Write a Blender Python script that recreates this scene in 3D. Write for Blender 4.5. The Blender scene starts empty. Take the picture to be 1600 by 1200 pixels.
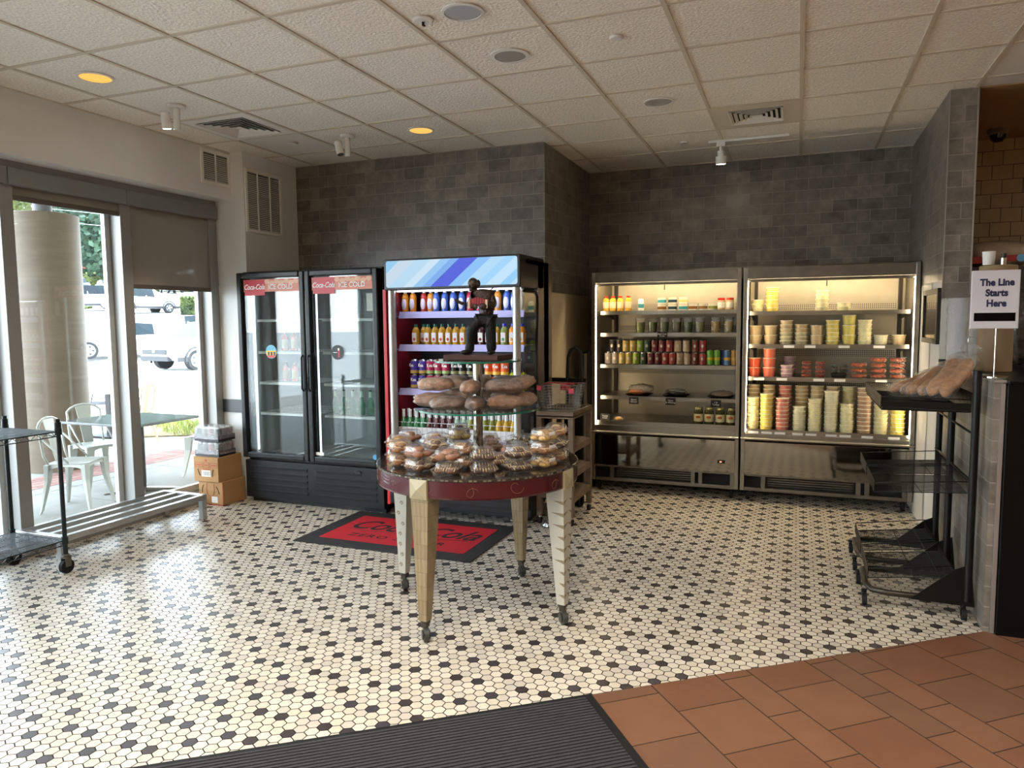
import bpy, bmesh, math, random
from mathutils import Vector, Matrix, noise
PI = math.pi
C = bpy.context.scene.collection
SC = bpy.context.scene
# ---------------------------------------------------------------- camera
yaw, pitch, roll = -0.375201666, -0.0857595905, -0.00873743994
fw = Vector((math.sin(yaw)*math.cos(pitch), math.cos(yaw)*math.cos(pitch), math.sin(pitch)))
rt0 = Vector((math.cos(yaw), -math.sin(yaw), 0)); up0 = rt0.cross(fw)
rt = rt0*math.cos(roll) + up0*math.sin(roll); up = up0*math.cos(roll) - rt0*math.sin(roll)
cam_d = bpy.data.cameras.new('camera'); cam = bpy.data.objects.new('camera', cam_d); C.objects.link(cam)
M3 = Matrix((rt, up, -fw)).transposed().to_4x4(); M3.translation = Vector((0.0144, -3.590, 1.564))
cam.matrix_world = M3
cam_d.sensor_width = 36.0; cam_d.lens = 1133.85/1600*36; cam_d.clip_end = 600; cam_d.clip_start = .05
SC.camera = cam
# ---------------------------------------------------------------- exposure, world, sun
vs = SC.view_settings
vs.view_transform = 'Standard'; vs.look = 'None'; vs.gamma = 1; vs.use_curve_mapping = False; vs.exposure = 1.58
SC.cycles.use_denoising = True
SC.cycles.max_bounces = 10; SC.cycles.diffuse_bounces = 5; SC.cycles.glossy_bounces = 5
SC.cycles.transparent_max_bounces = 24; SC.cycles.transmission_bounces = 6
SC.cycles.sample_clamp_indirect = 6; SC.cycles.caustics_reflective = False; SC.cycles.caustics_refractive = False
W = bpy.data.worlds.new('sky'); SC.world = W; W.use_nodes = True
nt = W.node_tree; nt.nodes.clear()
wo = nt.nodes.new('ShaderNodeOutputWorld'); bg = nt.nodes.new('ShaderNodeBackground')
tc = nt.nodes.new('ShaderNodeTexCoord'); sep = nt.nodes.new('ShaderNodeSeparateXYZ'); cr = nt.nodes.new('ShaderNodeValToRGB')
nt.links.new(tc.outputs['Generated'], sep.inputs[0]); nt.links.new(sep.outputs[2], cr.inputs[0])
cr.color_ramp.elements[0].color = (0.88, 0.95, 1, 1); cr.color_ramp.elements[1].color = (0.55, 0.75, 1, 1)
nt.links.new(cr.outputs[0], bg.inputs[0]); bg.inputs[1].default_value = 5.2
nt.links.new(bg.outputs[0], wo.inputs[0])
def lamp(name, kind, energy, color, loc, rot=(0, 0, 0), **kw):
    d = bpy.data.lights.new(name, kind); d.energy = energy; d.color = color
    for k, v in kw.items(): setattr(d, k, v)
    o = bpy.data.objects.new(name, d); C.objects.link(o); o.location = loc; o.rotation_euler = rot
    return o
def aim(o, target):
    o.rotation_euler = (Vector(target)-o.location).to_track_quat('-Z', 'Y').to_euler()
sun = lamp('sun', 'SUN', 10.0, (1, .96, .9), (0, 0, 20), angle=.01); aim(sun, (-4, -12, 0.0))
# area lamps added out of view to brighten the room, with added panels (built below)
FILL_PANELS = [(-1.52, -2.13), (0.91, -2.13), (-2.74, -4.57), (-0.30, -4.57), (2.13, -4.57), (-2.74, -7.0), (-0.30, -7.0), (2.13, -7.0), (3.35, -1.52), (3.35, 1.52)]
for tx, ty in FILL_PANELS:
    lamp('troffer_lamp', 'AREA', (26.0 if tx < 0 else 13.0) if ty == -2.13 else 13.0, (1, .90, .76), (tx, ty, 3.02), shape='RECTANGLE', size=1.1, size_y=.5, spread=2.5)
# ---------------------------------------------------------------- helpers
def lin(c):
    c = c/255.0
    return c/12.92 if c <= .04045 else ((c+.055)/1.055)**2.4
def rgb(r, g, b): return (lin(r), lin(g), lin(b), 1)
MATS = {}
def mat(name, color=(.5, .5, .5, 1), rough=.5, metal=0.0, emit=None, es=0, noise_amt=0, noise_scale=30, bump=0, bump_scale=80, coat=0, spec=.5, alpha=1):
    if name in MATS: return MATS[name]
    m = bpy.data.materials.new(name); m.use_nodes = True; n = m.node_tree; b = n.nodes['Principled BSDF']
    b.inputs['Base Color'].default_value = color; b.inputs['Roughness'].default_value = rough; b.inputs['Metallic'].default_value = metal
    b.inputs['Coat Weight'].default_value = coat; b.inputs['Specular IOR Level'].default_value = spec; b.inputs['Alpha'].default_value = alpha
    if emit: b.inputs['Emission Color'].default_value = emit; b.inputs['Emission Strength'].default_value = es
    if noise_amt or bump:
        t = n.nodes.new('ShaderNodeTexCoord')
    if noise_amt:
        z = n.nodes.new('ShaderNodeTexNoise'); z.inputs['Scale'].default_value = noise_scale; z.inputs['Detail'].default_value = 4
        mr = n.nodes.new('ShaderNodeMapRange'); mr.inputs[3].default_value = 1-noise_amt; mr.inputs[4].default_value = 1+noise_amt; mr.inputs[1].default_value = .3; mr.inputs[2].default_value = .7
        mx = n.nodes.new('ShaderNodeVectorMath'); mx.operation = 'SCALE'; mx.inputs[0].default_value = color[:3]
        n.links.new(t.outputs['Object'], z.inputs['Vector']); n.links.new(z.outputs[0], mr.inputs[0]); n.links.new(mr.outputs[0], mx.inputs['Scale']); n.links.new(mx.outputs[0], b.inputs['Base Color'])
    if bump:
        z2 = n.nodes.new('ShaderNodeTexNoise'); z2.inputs['Scale'].default_value = bump_scale; z2.inputs['Detail'].default_value = 3
        bp = n.nodes.new('ShaderNodeBump'); bp.inputs['Strength'].default_value = bump; bp.inputs['Distance'].default_value = .01
        n.links.new(t.outputs['Object'], z2.inputs['Vector']); n.links.new(z2.outputs[0], bp.inputs['Height']); n.links.new(bp.outputs[0], b.inputs['Normal'])
    MATS[name] = m
    return m
def emis(name, color, strength):
    if name in MATS: return MATS[name]
    m = bpy.data.materials.new(name); m.use_nodes = True; n = m.node_tree; n.nodes.clear()
    e = n.nodes.new('ShaderNodeEmission'); o = n.nodes.new('ShaderNodeOutputMaterial'); e.inputs[0].default_value = color; e.inputs[1].default_value = strength
    n.links.new(e.outputs[0], o.inputs[0]); MATS[name] = m
    return m
def thin_glass(name, tint=(1, 1, 1, 1), f0=.04, haze=0.0, haze_col=(1, 1, 1, 1), rough=0.0, bump=0, bscale=60, opac=None):
    if name in MATS: return MATS[name]
    m = bpy.data.materials.new(name); m.use_nodes = True; n = m.node_tree; n.nodes.clear(); L = n.links.new
    out = n.nodes.new('ShaderNodeOutputMaterial'); tr = n.nodes.new('ShaderNodeBsdfTransparent'); gl = n.nodes.new('ShaderNodeBsdfGlossy')
    tr.inputs[0].default_value = tint; gl.inputs['Roughness'].default_value = rough
    g = n.nodes.new('ShaderNodeNewGeometry'); dt = n.nodes.new('ShaderNodeVectorMath'); dt.operation = 'DOT_PRODUCT'
    if bump:
        t = n.nodes.new('ShaderNodeTexCoord'); z = n.nodes.new('ShaderNodeTexNoise'); z.inputs['Scale'].default_value = bscale; z.inputs['Detail'].default_value = 3; z.inputs['Distortion'].default_value = 1.5
        bp = n.nodes.new('ShaderNodeBump'); bp.inputs['Strength'].default_value = bump; bp.inputs['Distance'].default_value = .01
        L(t.outputs['Object'], z.inputs['Vector']); L(z.outputs[0], bp.inputs['Height']); L(bp.outputs[0], gl.inputs['Normal']); L(bp.outputs[0], dt.inputs[0])
    else: L(g.outputs['Normal'], dt.inputs[0])
    L(g.outputs['Incoming'], dt.inputs[1])
    a = n.nodes.new('ShaderNodeMath'); a.operation = 'ABSOLUTE'; L(dt.outputs['Value'], a.inputs[0])
    s = n.nodes.new('ShaderNodeMath'); s.operation = 'SUBTRACT'; s.inputs[0].default_value = 1; L(a.outputs[0], s.inputs[1])
    pw = n.nodes.new('ShaderNodeMath'); pw.operation = 'POWER'; pw.inputs[1].default_value = 5; L(s.outputs[0], pw.inputs[0])
    ma = n.nodes.new('ShaderNodeMath'); ma.operation = 'MULTIPLY_ADD'; ma.inputs[1].default_value = 1-f0; ma.inputs[2].default_value = f0; L(pw.outputs[0], ma.inputs[0])
    mx = n.nodes.new('ShaderNodeMixShader'); L(ma.outputs[0], mx.inputs[0]); L(tr.outputs[0], mx.inputs[1]); L(gl.outputs[0], mx.inputs[2])
    last = mx
    if haze:
        df = n.nodes.new('ShaderNodeBsdfDiffuse'); df.inputs[0].default_value = haze_col; tl = n.nodes.new('ShaderNodeBsdfTranslucent'); tl.inputs[0].default_value = haze_col
        ad = n.nodes.new('ShaderNodeMixShader'); ad.inputs[0].default_value = .4; L(df.outputs[0], ad.inputs[1]); L(tl.outputs[0], ad.inputs[2])
        mh = n.nodes.new('ShaderNodeMixShader'); mh.inputs[0].default_value = haze; L(mx.outputs[0], mh.inputs[1]); L(ad.outputs[0], mh.inputs[2]); last = mh
    L(last.outputs[0], out.inputs[0]); MATS[name] = m
    return m

class MB:
    def __init__(s): s.v = []; s.f = []; s.m = []; s.sm = []
    def add(s, verts, faces, m=0, smooth=False, T=None):
        o = len(s.v)
        for v in verts:
            s.v.append(tuple(T @ Vector(v)) if T else tuple(v))
        for f in faces: s.f.append([i+o for i in f]); s.m.append(m); s.sm.append(smooth)
        return s
    def box(s, x0, x1, y0, y1, z0, z1, m=0, T=None):
        v = [(x0, y0, z0), (x1, y0, z0), (x1, y1, z0), (x0, y1, z0), (x0, y0, z1), (x1, y0, z1), (x1, y1, z1), (x0, y1, z1)]
        return s.add(v, [(0, 3, 2, 1), (4, 5, 6, 7), (0, 1, 5, 4), (1, 2, 6, 5), (2, 3, 7, 6), (3, 0, 4, 7)], m, False, T)
    def cyl(s, a, b, r0, r1=None, n=12, m=0, caps=True, smooth=True):
        a = Vector(a); b = Vector(b); r1 = r0 if r1 is None else r1
        d = (b-a).normalized(); u = d.orthogonal().normalized(); w = d.cross(u); v = []
        for c, r in ((a, r0), (b, r1)):
            for i in range(n):
                t = 2*PI*i/n; v.append(c+u*(r*math.cos(t))+w*(r*math.sin(t)))
        s.add(v, [(i, (i+1) % n, n+(i+1) % n, n+i) for i in range(n)], m, smooth)
        if caps: s.add(v, [tuple(range(n))[::-1], tuple(range(n, 2*n))], m, False)
        return s
    def tube(s, pts, r, n=6, m=0, closed=False):
        P = [Vector(p) for p in pts]; N = len(P); rings = []; u = None
        for i, p in enumerate(P):
            if closed: d = (P[(i+1) % N]-P[i-1])
            else: d = P[min(i+1, N-1)]-P[max(i-1, 0)]
            d.normalize()
            if u is None: u = d.orthogonal().normalized()
            u = (u-d*u.dot(d)).normalized(); w = d.cross(u)
            rings.append([p+u*(r*math.cos(2*PI*k/n))+w*(r*math.sin(2*PI*k/n)) for k in range(n)])
        v = [q for R_ in rings for q in R_]; f = []
        for i in range(N if closed else N-1):
            j = (i+1) % N
            for k in range(n): f.append((i*n+k, i*n+(k+1) % n, j*n+(k+1) % n, j*n+k))
        if not closed: f.append(tuple(range(n))[::-1]); f.append(tuple(range((N-1)*n, N*n)))
        return s.add(v, f, m, True)
    def lathe(s, prof, c=(0, 0, 0), n=16, m=0, smooth=True, seg=None, T=None):
        # prof: list of (r, z[, mat of the band that starts here])
        v = []; N = len(prof)
        for p in prof:
            for i in range(n):
                t = 2*PI*i/n; v.append((c[0]+p[0]*math.cos(t), c[1]+p[0]*math.sin(t), c[2]+p[1]))
        for k in range(N-1):
            mm = prof[k][2] if len(prof[k]) > 2 else m
            s.add([v[k*n+i] for i in range(n)]+[v[(k+1)*n+i] for i in range(n)], [(i, (i+1) % n, n+(i+1) % n, n+i) for i in range(n)], mm, smooth, T)
        if prof[0][0] > 1e-5: s.add(v[:n], [tuple(range(n))[::-1]], prof[0][2] if len(prof[0]) > 2 else m, False, T)
        if prof[-1][0] > 1e-5: s.add(v[-n:], [tuple(range(n))], prof[-2][2] if len(prof[-2]) > 2 else m, False, T)
        return s
    def loft(s, rings, m=0, smooth=False, caps=True, T=None):
        n = len(rings[0]); v = [p for r in rings for p in r]; f = []
        for k in range(len(rings)-1):
            for i in range(n): f.append((k*n+i, k*n+(i+1) % n, (k+1)*n+(i+1) % n, (k+1)*n+i))
        s.add(v, f, m, smooth, T)
        if caps: s.add(v, [tuple(range(n))[::-1], tuple(range((len(rings)-1)*n, len(rings)*n))], m, False, T)
        return s
    def ell(s, c, r, n=14, k=9, m=0, T=None, fn=None):
        v = []; f = []
        for j in range(k+1):
            ph = PI*j/k
            for i in range(n):
                t = 2*PI*i/n; p = Vector((math.sin(ph)*math.cos(t), math.sin(ph)*math.sin(t), math.cos(ph)))
                q = 1.0 if fn is None else fn(p)
                v.append((c[0]+p.x*r[0]*q, c[1]+p.y*r[1]*q, c[2]+p.z*r[2]*q))
        for j in range(k):
            for i in range(n): f.append((j*n+i, (j+1)*n+i, (j+1)*n+(i+1) % n, j*n+(i+1) % n))
        return s.add(v, f, m, True, T)
    def build(s, name, mats, parent=None, bevel=0, T=None, weld=False):
        me = bpy.data.meshes.new(name); me.from_pydata(s.v, [], s.f)
        if not isinstance(mats, (list, tuple)): mats = [mats]
        for x in mats: me.materials.append(x)
        me.polygons.foreach_set('material_index', s.m); me.polygons.foreach_set('use_smooth', s.sm); me.update()
        if weld:
            bm = bmesh.new(); bm.from_mesh(me); bmesh.ops.remove_doubles(bm, verts=bm.verts, dist=1e-5); bm.to_mesh(me); bm.free()
        o = bpy.data.objects.new(name, me); C.objects.link(o)
        if parent: o.parent = parent
        if T: o.matrix_local = T
        if bevel:
            b = o.modifiers.new('bevel', 'BEVEL'); b.width = bevel; b.segments = 2; b.limit_method = 'ANGLE'; b.angle_limit = .7
        return o
def rr(w, d, r, z, n=4, cx=0, cy=0):
    # rounded rectangle ring
    out = []
    for q, (sx, sy) in enumerate(((1, 1), (-1, 1), (-1, -1), (1, -1))):
        for i in range(n):
            t = PI/2*(q+i/(n-1)); out.append((cx+sx*(w/2-r)+r*math.cos(t), cy+sy*(d/2-r)+r*math.sin(t), z))
    return out
def thing(name, label, cat, loc=(0, 0, 0), rz=0, group=None):
    o = bpy.data.objects.new(name, None); C.objects.link(o); o.location = loc; o.rotation_euler = (0, 0, rz); o.empty_display_size = .05
    o['label'] = label; o['category'] = cat
    if group: o['group'] = group
    return o
def tag(o, label, cat, group=None):
    o['label'] = label; o['category'] = cat
    if group: o['group'] = group
    return o
def struct(o): o['kind'] = 'structure'; return o
KIDS = {}
def dup(root, loc, rz, label, group=None, rot=None):
    r = root.copy(); C.objects.link(r); r.location = loc; r.rotation_euler = rot or (0, 0, rz); r['label'] = label
    if group: r['group'] = group
    if root.name not in KIDS: KIDS[root.name] = [(c, list(c.children)) for c in root.children]
    for ch, gs in KIDS[root.name]:
        c = ch.copy(); C.objects.link(c); c.parent = r
        for g in gs:
            d = g.copy(); C.objects.link(d); d.parent = c
    return r
class Placer:
    """first call moves the prototype itself, later calls copy it"""
    def __init__(s, proto): s.p = proto; s.used = False
    def put(s, loc, rz, label, group=None, rot=None):
        if s.used: return dup(s.p, loc, rz, label, group, rot)
        s.used = True; s.p.location = loc; s.p.rotation_euler = rot or (0, 0, rz); s.p['label'] = label
        if group: s.p['group'] = group
        return s.p
TXT = {}
def text(body, size, m, parent, loc, rot, name='lettering', shear=0, ext=.0004, align='CENTER', sx=1, bold=0, spacing=1, line=1):
    key = (body, size, shear, ext, align, bold, spacing, line, m.name)
    if key not in TXT:
        c = bpy.data.curves.new(name, 'FONT'); c.body = body; c.size = size; c.shear = shear; c.extrude = ext; c.align_x = align; c.align_y = 'CENTER'
        c.offset = bold; c.space_character = spacing; c.space_line = line; c.resolution_u = 4
        q = bpy.data.objects.new(name, c); C.objects.link(q)
        dg = bpy.context.evaluated_depsgraph_get(); me = bpy.data.meshes.new_from_object(q.evaluated_get(dg)); me.materials.clear(); me.materials.append(m)
        bpy.data.objects.remove(q); TXT[key] = me
    o = bpy.data.objects.new(name, TXT[key]); C.objects.link(o); o.parent = parent; o.location = loc; o.rotation_euler = rot; o.scale = (sx, 1, 1)
    return o
FRONT = (PI/2, 0, 0)     # text facing -y
# ---------------------------------------------------------------- common materials
STEEL = mat('brushed_steel', rgb(150, 146, 138), .28, 1.0, noise_amt=.12, noise_scale=6)
STEELD = mat('dull_steel', rgb(120, 116, 108), .38, 1.0, noise_amt=.15, noise_scale=9)
MIRROR = mat('polished_steel', rgb(158, 152, 142), .06, 1.0, noise_amt=.06, noise_scale=3)
CHROME = mat('chrome', rgb(215, 215, 215), .08, 1.0)
BLACKM = mat('black_metal', rgb(12, 12, 13), .35, 0.0, spec=.3)
BLACKP = mat('black_plastic', rgb(26, 28, 30), .4)
RUBBER = mat('dark_rubber', rgb(26, 26, 27), .7, spec=.2)
WHITEP = mat('white_paint', rgb(225, 225, 222), .5)
ALU = mat('aluminium', rgb(178, 180, 180), .35, .85)
GLASS = thin_glass('window_glass', (.97, .985, .98, 1))
GLASSG = thin_glass('green_edge_glass', (.93, .98, .96, 1), .06)
CLEAR = thin_glass('clear_plastic', (.97, .97, .97, 1), .07, haze=.03, rough=.06, bump=.35, bscale=45)
WRAP = thin_glass('plastic_wrap', (.96, .96, .96, 1), .15, haze=.025, rough=.08, bump=1.0, bscale=85)
WHITEL = mat('white_lettering', rgb(245, 245, 245), .5)
PAPER = mat('white_paper', rgb(232, 230, 225), .6)
# ================================================================ room shell
H = 3.05
def brick_mat(name, axis, bw, bh, mortar, cols, mcol, rough=.35, bump=.5, off=(0, 0)):
    m = bpy.data.materials.new(name); m.use_nodes = True; n = m.node_tree; L = n.links.new; b = n.nodes['Principled BSDF']
    t = n.nodes.new('ShaderNodeTexCoord'); sp = n.nodes.new('ShaderNodeSeparateXYZ'); cb = n.nodes.new('ShaderNodeCombineXYZ')
    L(t.outputs['Object'], sp.inputs[0])
    a1 = n.nodes.new('ShaderNodeMath'); a1.inputs[1].default_value = off[0]; L(sp.outputs[axis], a1.inputs[0])
    a2 = n.nodes.new('ShaderNodeMath'); a2.inputs[1].default_value = off[1]; L(sp.outputs[2], a2.inputs[0])
    L(a1.outputs[0], cb.inputs[0]); L(a2.outputs[0], cb.inputs[1])
    br = n.nodes.new('ShaderNodeTexBrick'); L(cb.outputs[0], br.inputs[0])
    br.inputs['Scale'].default_value = 1; br.inputs['Brick Width'].default_value = bw; br.inputs['Row Height'].default_value = bh
    br.inputs['Mortar Size'].default_value = mortar; br.inputs['Mortar Smooth'].default_value = .1; br.inputs['Bias'].default_value = 0
    br.inputs['Color1'].default_value = (0, 0, 0, 1); br.inputs['Color2'].default_value = (1, 1, 1, 1); br.inputs['Mortar'].default_value = (.5, .5, .5, 1)
    ns = n.nodes.new('ShaderNodeTexNoise'); ns.inputs['Scale'].default_value = 9; ns.inputs['Detail'].default_value = 6; ns.inputs['Roughness'].default_value = .65
    L(t.outputs['Object'], ns.inputs['Vector'])
    mxv = n.nodes.new('ShaderNodeMath'); mxv.operation = 'MULTIPLY_ADD'; mxv.inputs[1].default_value = 1.6; mxv.inputs[2].default_value = -.55; L(ns.outputs[0], mxv.inputs[0])
    sm = n.nodes.new('ShaderNodeMath'); sm.operation = 'MULTIPLY_ADD'; sm.inputs[1].default_value = .5; L(br.outputs[0], sm.inputs[0]); L(mxv.outputs[0], sm.inputs[2])
    rp = n.nodes.new('ShaderNodeValToRGB'); L(sm.outputs[0], rp.inputs[0])
    rp.color_ramp.elements[0].color = cols[0]; rp.color_ramp.elements[1].color = cols[-1]
    for i, c in enumerate(cols[1:-1]): e = rp.color_ramp.elements.new((i+1)/(len(cols)-1)); e.color = c
    mc = n.nodes.new('ShaderNodeMix'); mc.data_type = 'RGBA'; L(br.outputs['Fac'], mc.inputs[0]); L(rp.outputs[0], mc.inputs[6]); mc.inputs[7].default_value = mcol
    L(mc.outputs[2], b.inputs['Base Color']); b.inputs['Roughness'].default_value = rough
    bp = n.nodes.new('ShaderNodeBump'); bp.inputs['Strength'].default_value = bump; bp.inputs['Distance'].default_value = .004
    sb = n.nodes.new('ShaderNodeMath'); sb.operation = 'MULTIPLY_ADD'; sb.inputs[1].default_value = -1; L(br.outputs['Fac'], sb.inputs[0])
    q = n.nodes.new('ShaderNodeMath'); q.operation = 'MULTIPLY'; q.inputs[1].default_value = .35; L(ns.outputs[0], q.inputs[0]); L(q.outputs[0], sb.inputs[2])
    L(sb.outputs[0], bp.inputs['Height']); L(bp.outputs[0], b.inputs['Normal'])
    return m
GR = [rgb(80, 75, 67), rgb(104, 98, 90), rgb(123, 116, 107), rgb(148, 139, 127)]
BRX = brick_mat('grey_brick_tile_x', 0, .2055, .1043, .0022, GR, rgb(150, 144, 134), off=(.03, -.025))
BRY = brick_mat('grey_brick_tile_y', 1, .2055, .1043, .0022, GR, rgb(150, 144, 134), off=(.02, -.025))
BEIGE = brick_mat('beige_wall_tile', 0, .150, .118, .003, [rgb(150, 126, 88), rgb(165, 140, 98), rgb(172, 148, 105)], rgb(70, 52, 34), .25, .4)
PLASTER = mat('grey_wall_paint', rgb(224, 225, 224), .7, noise_amt=.03, noise_scale=4)
CREAM = mat('cream_wall_panel', rgb(205, 190, 160), .55, noise_amt=.03, noise_scale=3)
WHITEW = mat('white_wall_panel', rgb(205, 202, 194), .5)
def wall(name, m, *b, parent=None, bevel=0):
    o = MB().box(*b).build(name, m, parent, bevel); o['kind'] = 'structure'; return o
wall('wall_back', BRX, -2.0, 1.2, 3.68, 3.85, 0, H+.1)
# projecting block left of the alcove: tiled above, cream below
wall('wall_block', BRX, -4.70, -2.0, 2.27, 3.85, 0, H+.1)
wall('wall_block_side', BRY, -1.999, -1.985, 2.27, 3.68, 1.816, H)
wall('wall_block_panel', CREAM, -1.999, -1.990, 2.27, 3.68, 0, 1.816)
# right wall of the alcove, its pillar and the half wall in front of it
wall('wall_right', BRY, .907, 1.07, 2.04, 3.68, 1.815, H+.1)
wall('wall_pillar_front', BRX, .907, 1.07, 2.032, 2.04, 1.695, H)
wall('wall_right_lower', WHITEW, .907, 1.07, 2.04, 3.68, 0, 1.815)
wall('wall_half', BRY, .907, .945, .53, 2.04, 0, 1.250)
wall('trim_1', ALU, .900, .912, 2.40, 2.43, 0, 1.815)
wall('trim_2', ALU, .934, .953, .520, .531, 0, 1.245)
wall('trim_3', ALU, .905, .956, .52, 2.03, 1.250, 1.2615)
wall('trim_4', ALU, .905, .911, 2.026, 2.034, 1.69, H)
wall('trim_5', ALU, 1.064, 1.074, 2.026, 2.040, 1.69, H)
wall('wall_kitchen', BEIGE, 1.2, 6.2, 3.68, 3.8, 0, H+.1)
wall('wall_kitchen_side', WHITEW, 1.07, 1.2, 3.62, 3.85, 0, H+.1)
wall('wall_far_right', CREAM, 6.2, 6.35, -9.15, 3.8, 0, H+.1)
wall('wall_rear', CREAM, -5.0, 6.35, -9.15, -9.0, 0, H+.1)
# left: bulkhead, pier, window wall
wall('wall_bulkhead', PLASTER, -5.0, -4.643, -9.0, 1.547, 2.645, H+.1)
wall('wall_pier', PLASTER, -5.05, -4.502, 1.545, 3.85, 0, H+.1)
wall('trim_6', mat('dark_trim', rgb(52, 54, 56), .35), -4.84, -4.52, 1.532, 1.5455, .772, .888)
wall('baseboard_back', mat('dark_base', rgb(38, 36, 34), .5), -2.0, .9, 3.66, 3.68, 0, .1)
# ceiling: textured tiles in a metal grid
T_ = .6096
ctile = mat('ceiling_tile', rgb(240, 236, 226), .9, noise_amt=.16, noise_scale=75, bump=.8, bump_scale=60)
csmooth = mat('smooth_ceiling_tile', rgb(226, 224, 218), .8)
brown = mat('brown_ceiling', rgb(160, 126, 88), .7)
grid = mat('ceiling_grid', rgb(205, 197, 180), .55)
mb = MB(); mb.box(-5.0, 6.35, -9.1, 3.85, H+.012, H+.12, 0)
xs = [-4.643]+[k*T_ for k in range(-7, 2)]+[1.054]
ys = [j*T_ for j in range(-15, 7)]
SM = {(-7, 2)}
smooth_t = MB(); rough_t = MB()
for i in range(len(xs)-1):
    x0, x1 = xs[i], xs[i+1]
    for y0 in ys:
        y1 = min(y0+T_, 3.70)
        if y0 > 3.65: continue
        k = round(x0/T_); j = round(y0/T_); t = smooth_t if (k, j) in SM and i > 0 else rough_t
        t.box(x0+.004, x1-.004, y0+.004, y1-.004, H+.004, H+.012)
for x in range(9):
    for y0 in ys:
        x0 = 1.054+x*T_
        if x0 > 6.3: continue
        t = smooth_t if y0 < 1.9 else None
        if t: t.box(x0+.004, min(x0+T_, 6.3)-.004, y0+.004, y0+T_-.004, H+.004, H+.012)
ce = struct(mb.build('ceiling', ctile))
struct(rough_t.build('ceiling_tiles', ctile)); struct(smooth_t.build('ceiling_panels', csmooth))
struct(MB().box(1.07, 6.3, 2.04, 3.7, H-.004, H+.004).build('ceiling_brown', brown))
g = MB()
for x in xs+[1.054+T_*k for k in range(1, 9)]: g.box(x-.012, x+.012, -9.0, 3.68 if x < 1.06 else 2.04, H-.003, H+.006)
for y in ys: g.box(-4.643, 6.3 if y < 2 else 1.06, y-.012, y+.012, H-.002, H+.007)
struct(g.build('ceiling_grid', grid))
# ---- hexagon mosaic floor: light and dark hexagonal tiles over dark grout
HP = .0515; RS = HP*math.sqrt(3)/2; R6 = (HP-.0046)/math.sqrt(3)
def voff(x, y): return random.uniform(-.06, .06)
random.seed(3)
hv = []; hf = []; hm = []
i0 = -96; ROWS = range(-73, 114)
px0, py0 = -1.973, -1.172
for r in ROWS:
    y = py0+r*RS
    for c in range(-60, 80):
        x = px0+c*HP+(HP/2 if r % 2 else 0)
        if x < -4.86 or x > 1.2 or y < -4.2 or y > 3.75: continue
        o = len(hv)
        for k in range(6):
            t = PI/3*k+PI/6; hv.append((x+R6*math.cos(t), y+R6*math.sin(t), 0.0))
        hf.append(tuple(range(o, o+6)))
        dark = False
        if r % 2 == 0 and c % 2 == 0:
            kk = (c//2+1) % 3; m2 = (r//2) % 2
            dark = (m2 == 0) if kk != 0 else (m2 == 1)
        hm.append((3+random.randrange(3)) if dark else random.choice((0, 0, 0, 1, 1, 2)))
me = bpy.data.meshes.new('floor_mosaic'); me.from_pydata(hv, [], hf)
for nm, c in (('hex_ivory', (196, 189, 175)), ('hex_cream', (188, 180, 164)), ('hex_grey', (179, 172, 161)), ('hex_black', (50, 47, 50)), ('hex_charcoal', (58, 54, 60)), ('hex_brown', (54, 47, 47))):
    me.materials.append(mat(nm, rgb(*c), .33, noise_amt=.05, noise_scale=60))
me.polygons.foreach_set('material_index', hm); me.update()
fo = bpy.data.objects.new('floor_mosaic', me); C.objects.link(fo); struct(fo)
struct(MB().box(-5.0, 6.35, -9.15, 3.85, -.12, -.0012).build('floor', mat('grout', rgb(30, 25, 21), .8)))
# ---- terracotta tiles on the near side of the 37.5 degree line
O = Vector((-.748, -.743)); uu = Vector((math.cos(math.radians(39.5)), math.sin(math.radians(39.5)))); vv = Vector((uu.y, -uu.x))
ed = Vector((1.653, 1.269)).normalized(); en = Vector((ed.y, -ed.x))      # en points to the terracotta side
def clip(poly, o, nrm):
    out = []
    for i in range(len(poly)):
        a, b = poly[i], poly[(i+1) % len(poly)]; da = (a-o).dot(nrm); db = (b-o).dot(nrm)
        if da >= 0: out.append(a)
        if (da >= 0) != (db >= 0): out.append(a+(b-a)*(da/(da-db)))
    return out
random.seed(5)
tb = MB(); B, N_ = .3085, .152
seq = [(-.05, .26, .083), (.26, .571, .237), (.571, .728, .078), (.728, 1.033, .232), (1.033, 1.180, .080), (1.180, 1.335, .230), (1.335, 1.644, .073), (1.644, 1.957, .223), (1.957, 2.11, .07), (2.11, 2.42, .22), (2.42, 2.57, .07), (2.57, 2.72, .22), (2.72, 3.03, .07), (3.03, 3.34, .22), (3.34, 3.49, .07), (3.49, 3.8, .22), (3.8, 4.1, .07), (4.1, 4.25, .22), (4.25, 4.56, .07), (4.56, 4.87, .22)]
left = [(-.05-.31*k, 0) for k in range(0, 16)]
for k in range(15): seq.append((-.05-.31*(k+1), -.05-.31*k, .083 if k % 2 else .237))
for u0, u1, w0 in seq:
    for k in range(-9, 28):
        w = w0+(k-1)*.3095
        P = [O+uu*(u0+.003)+vv*(w+.003), O+uu*(u1-.003)+vv*(w+.003), O+uu*(u1-.003)+vv*(w+.3095-.003), O+uu*(u0+.003)+vv*(w+.3095-.003)]
        P = clip(P, O+en*.004, en)
        P = clip(P, Vector((6.3, 0)), Vector((-1, 0))) if len(P) > 2 else P
        P = clip(P, Vector((0, -9)), Vector((0, 1))) if len(P) > 2 else P
        P = clip(P, Vector((-4.8, 0)), Vector((1, 0))) if len(P) > 2 else P
        P = clip(P, Vector((0, 3.6)), Vector((0, -1))) if len(P) > 2 else P
        if len(P) < 3: continue
        tb.add([(p.x, p.y, .0022) for p in P][::-1], [tuple(range(len(P)))], random.randrange(3))
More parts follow.
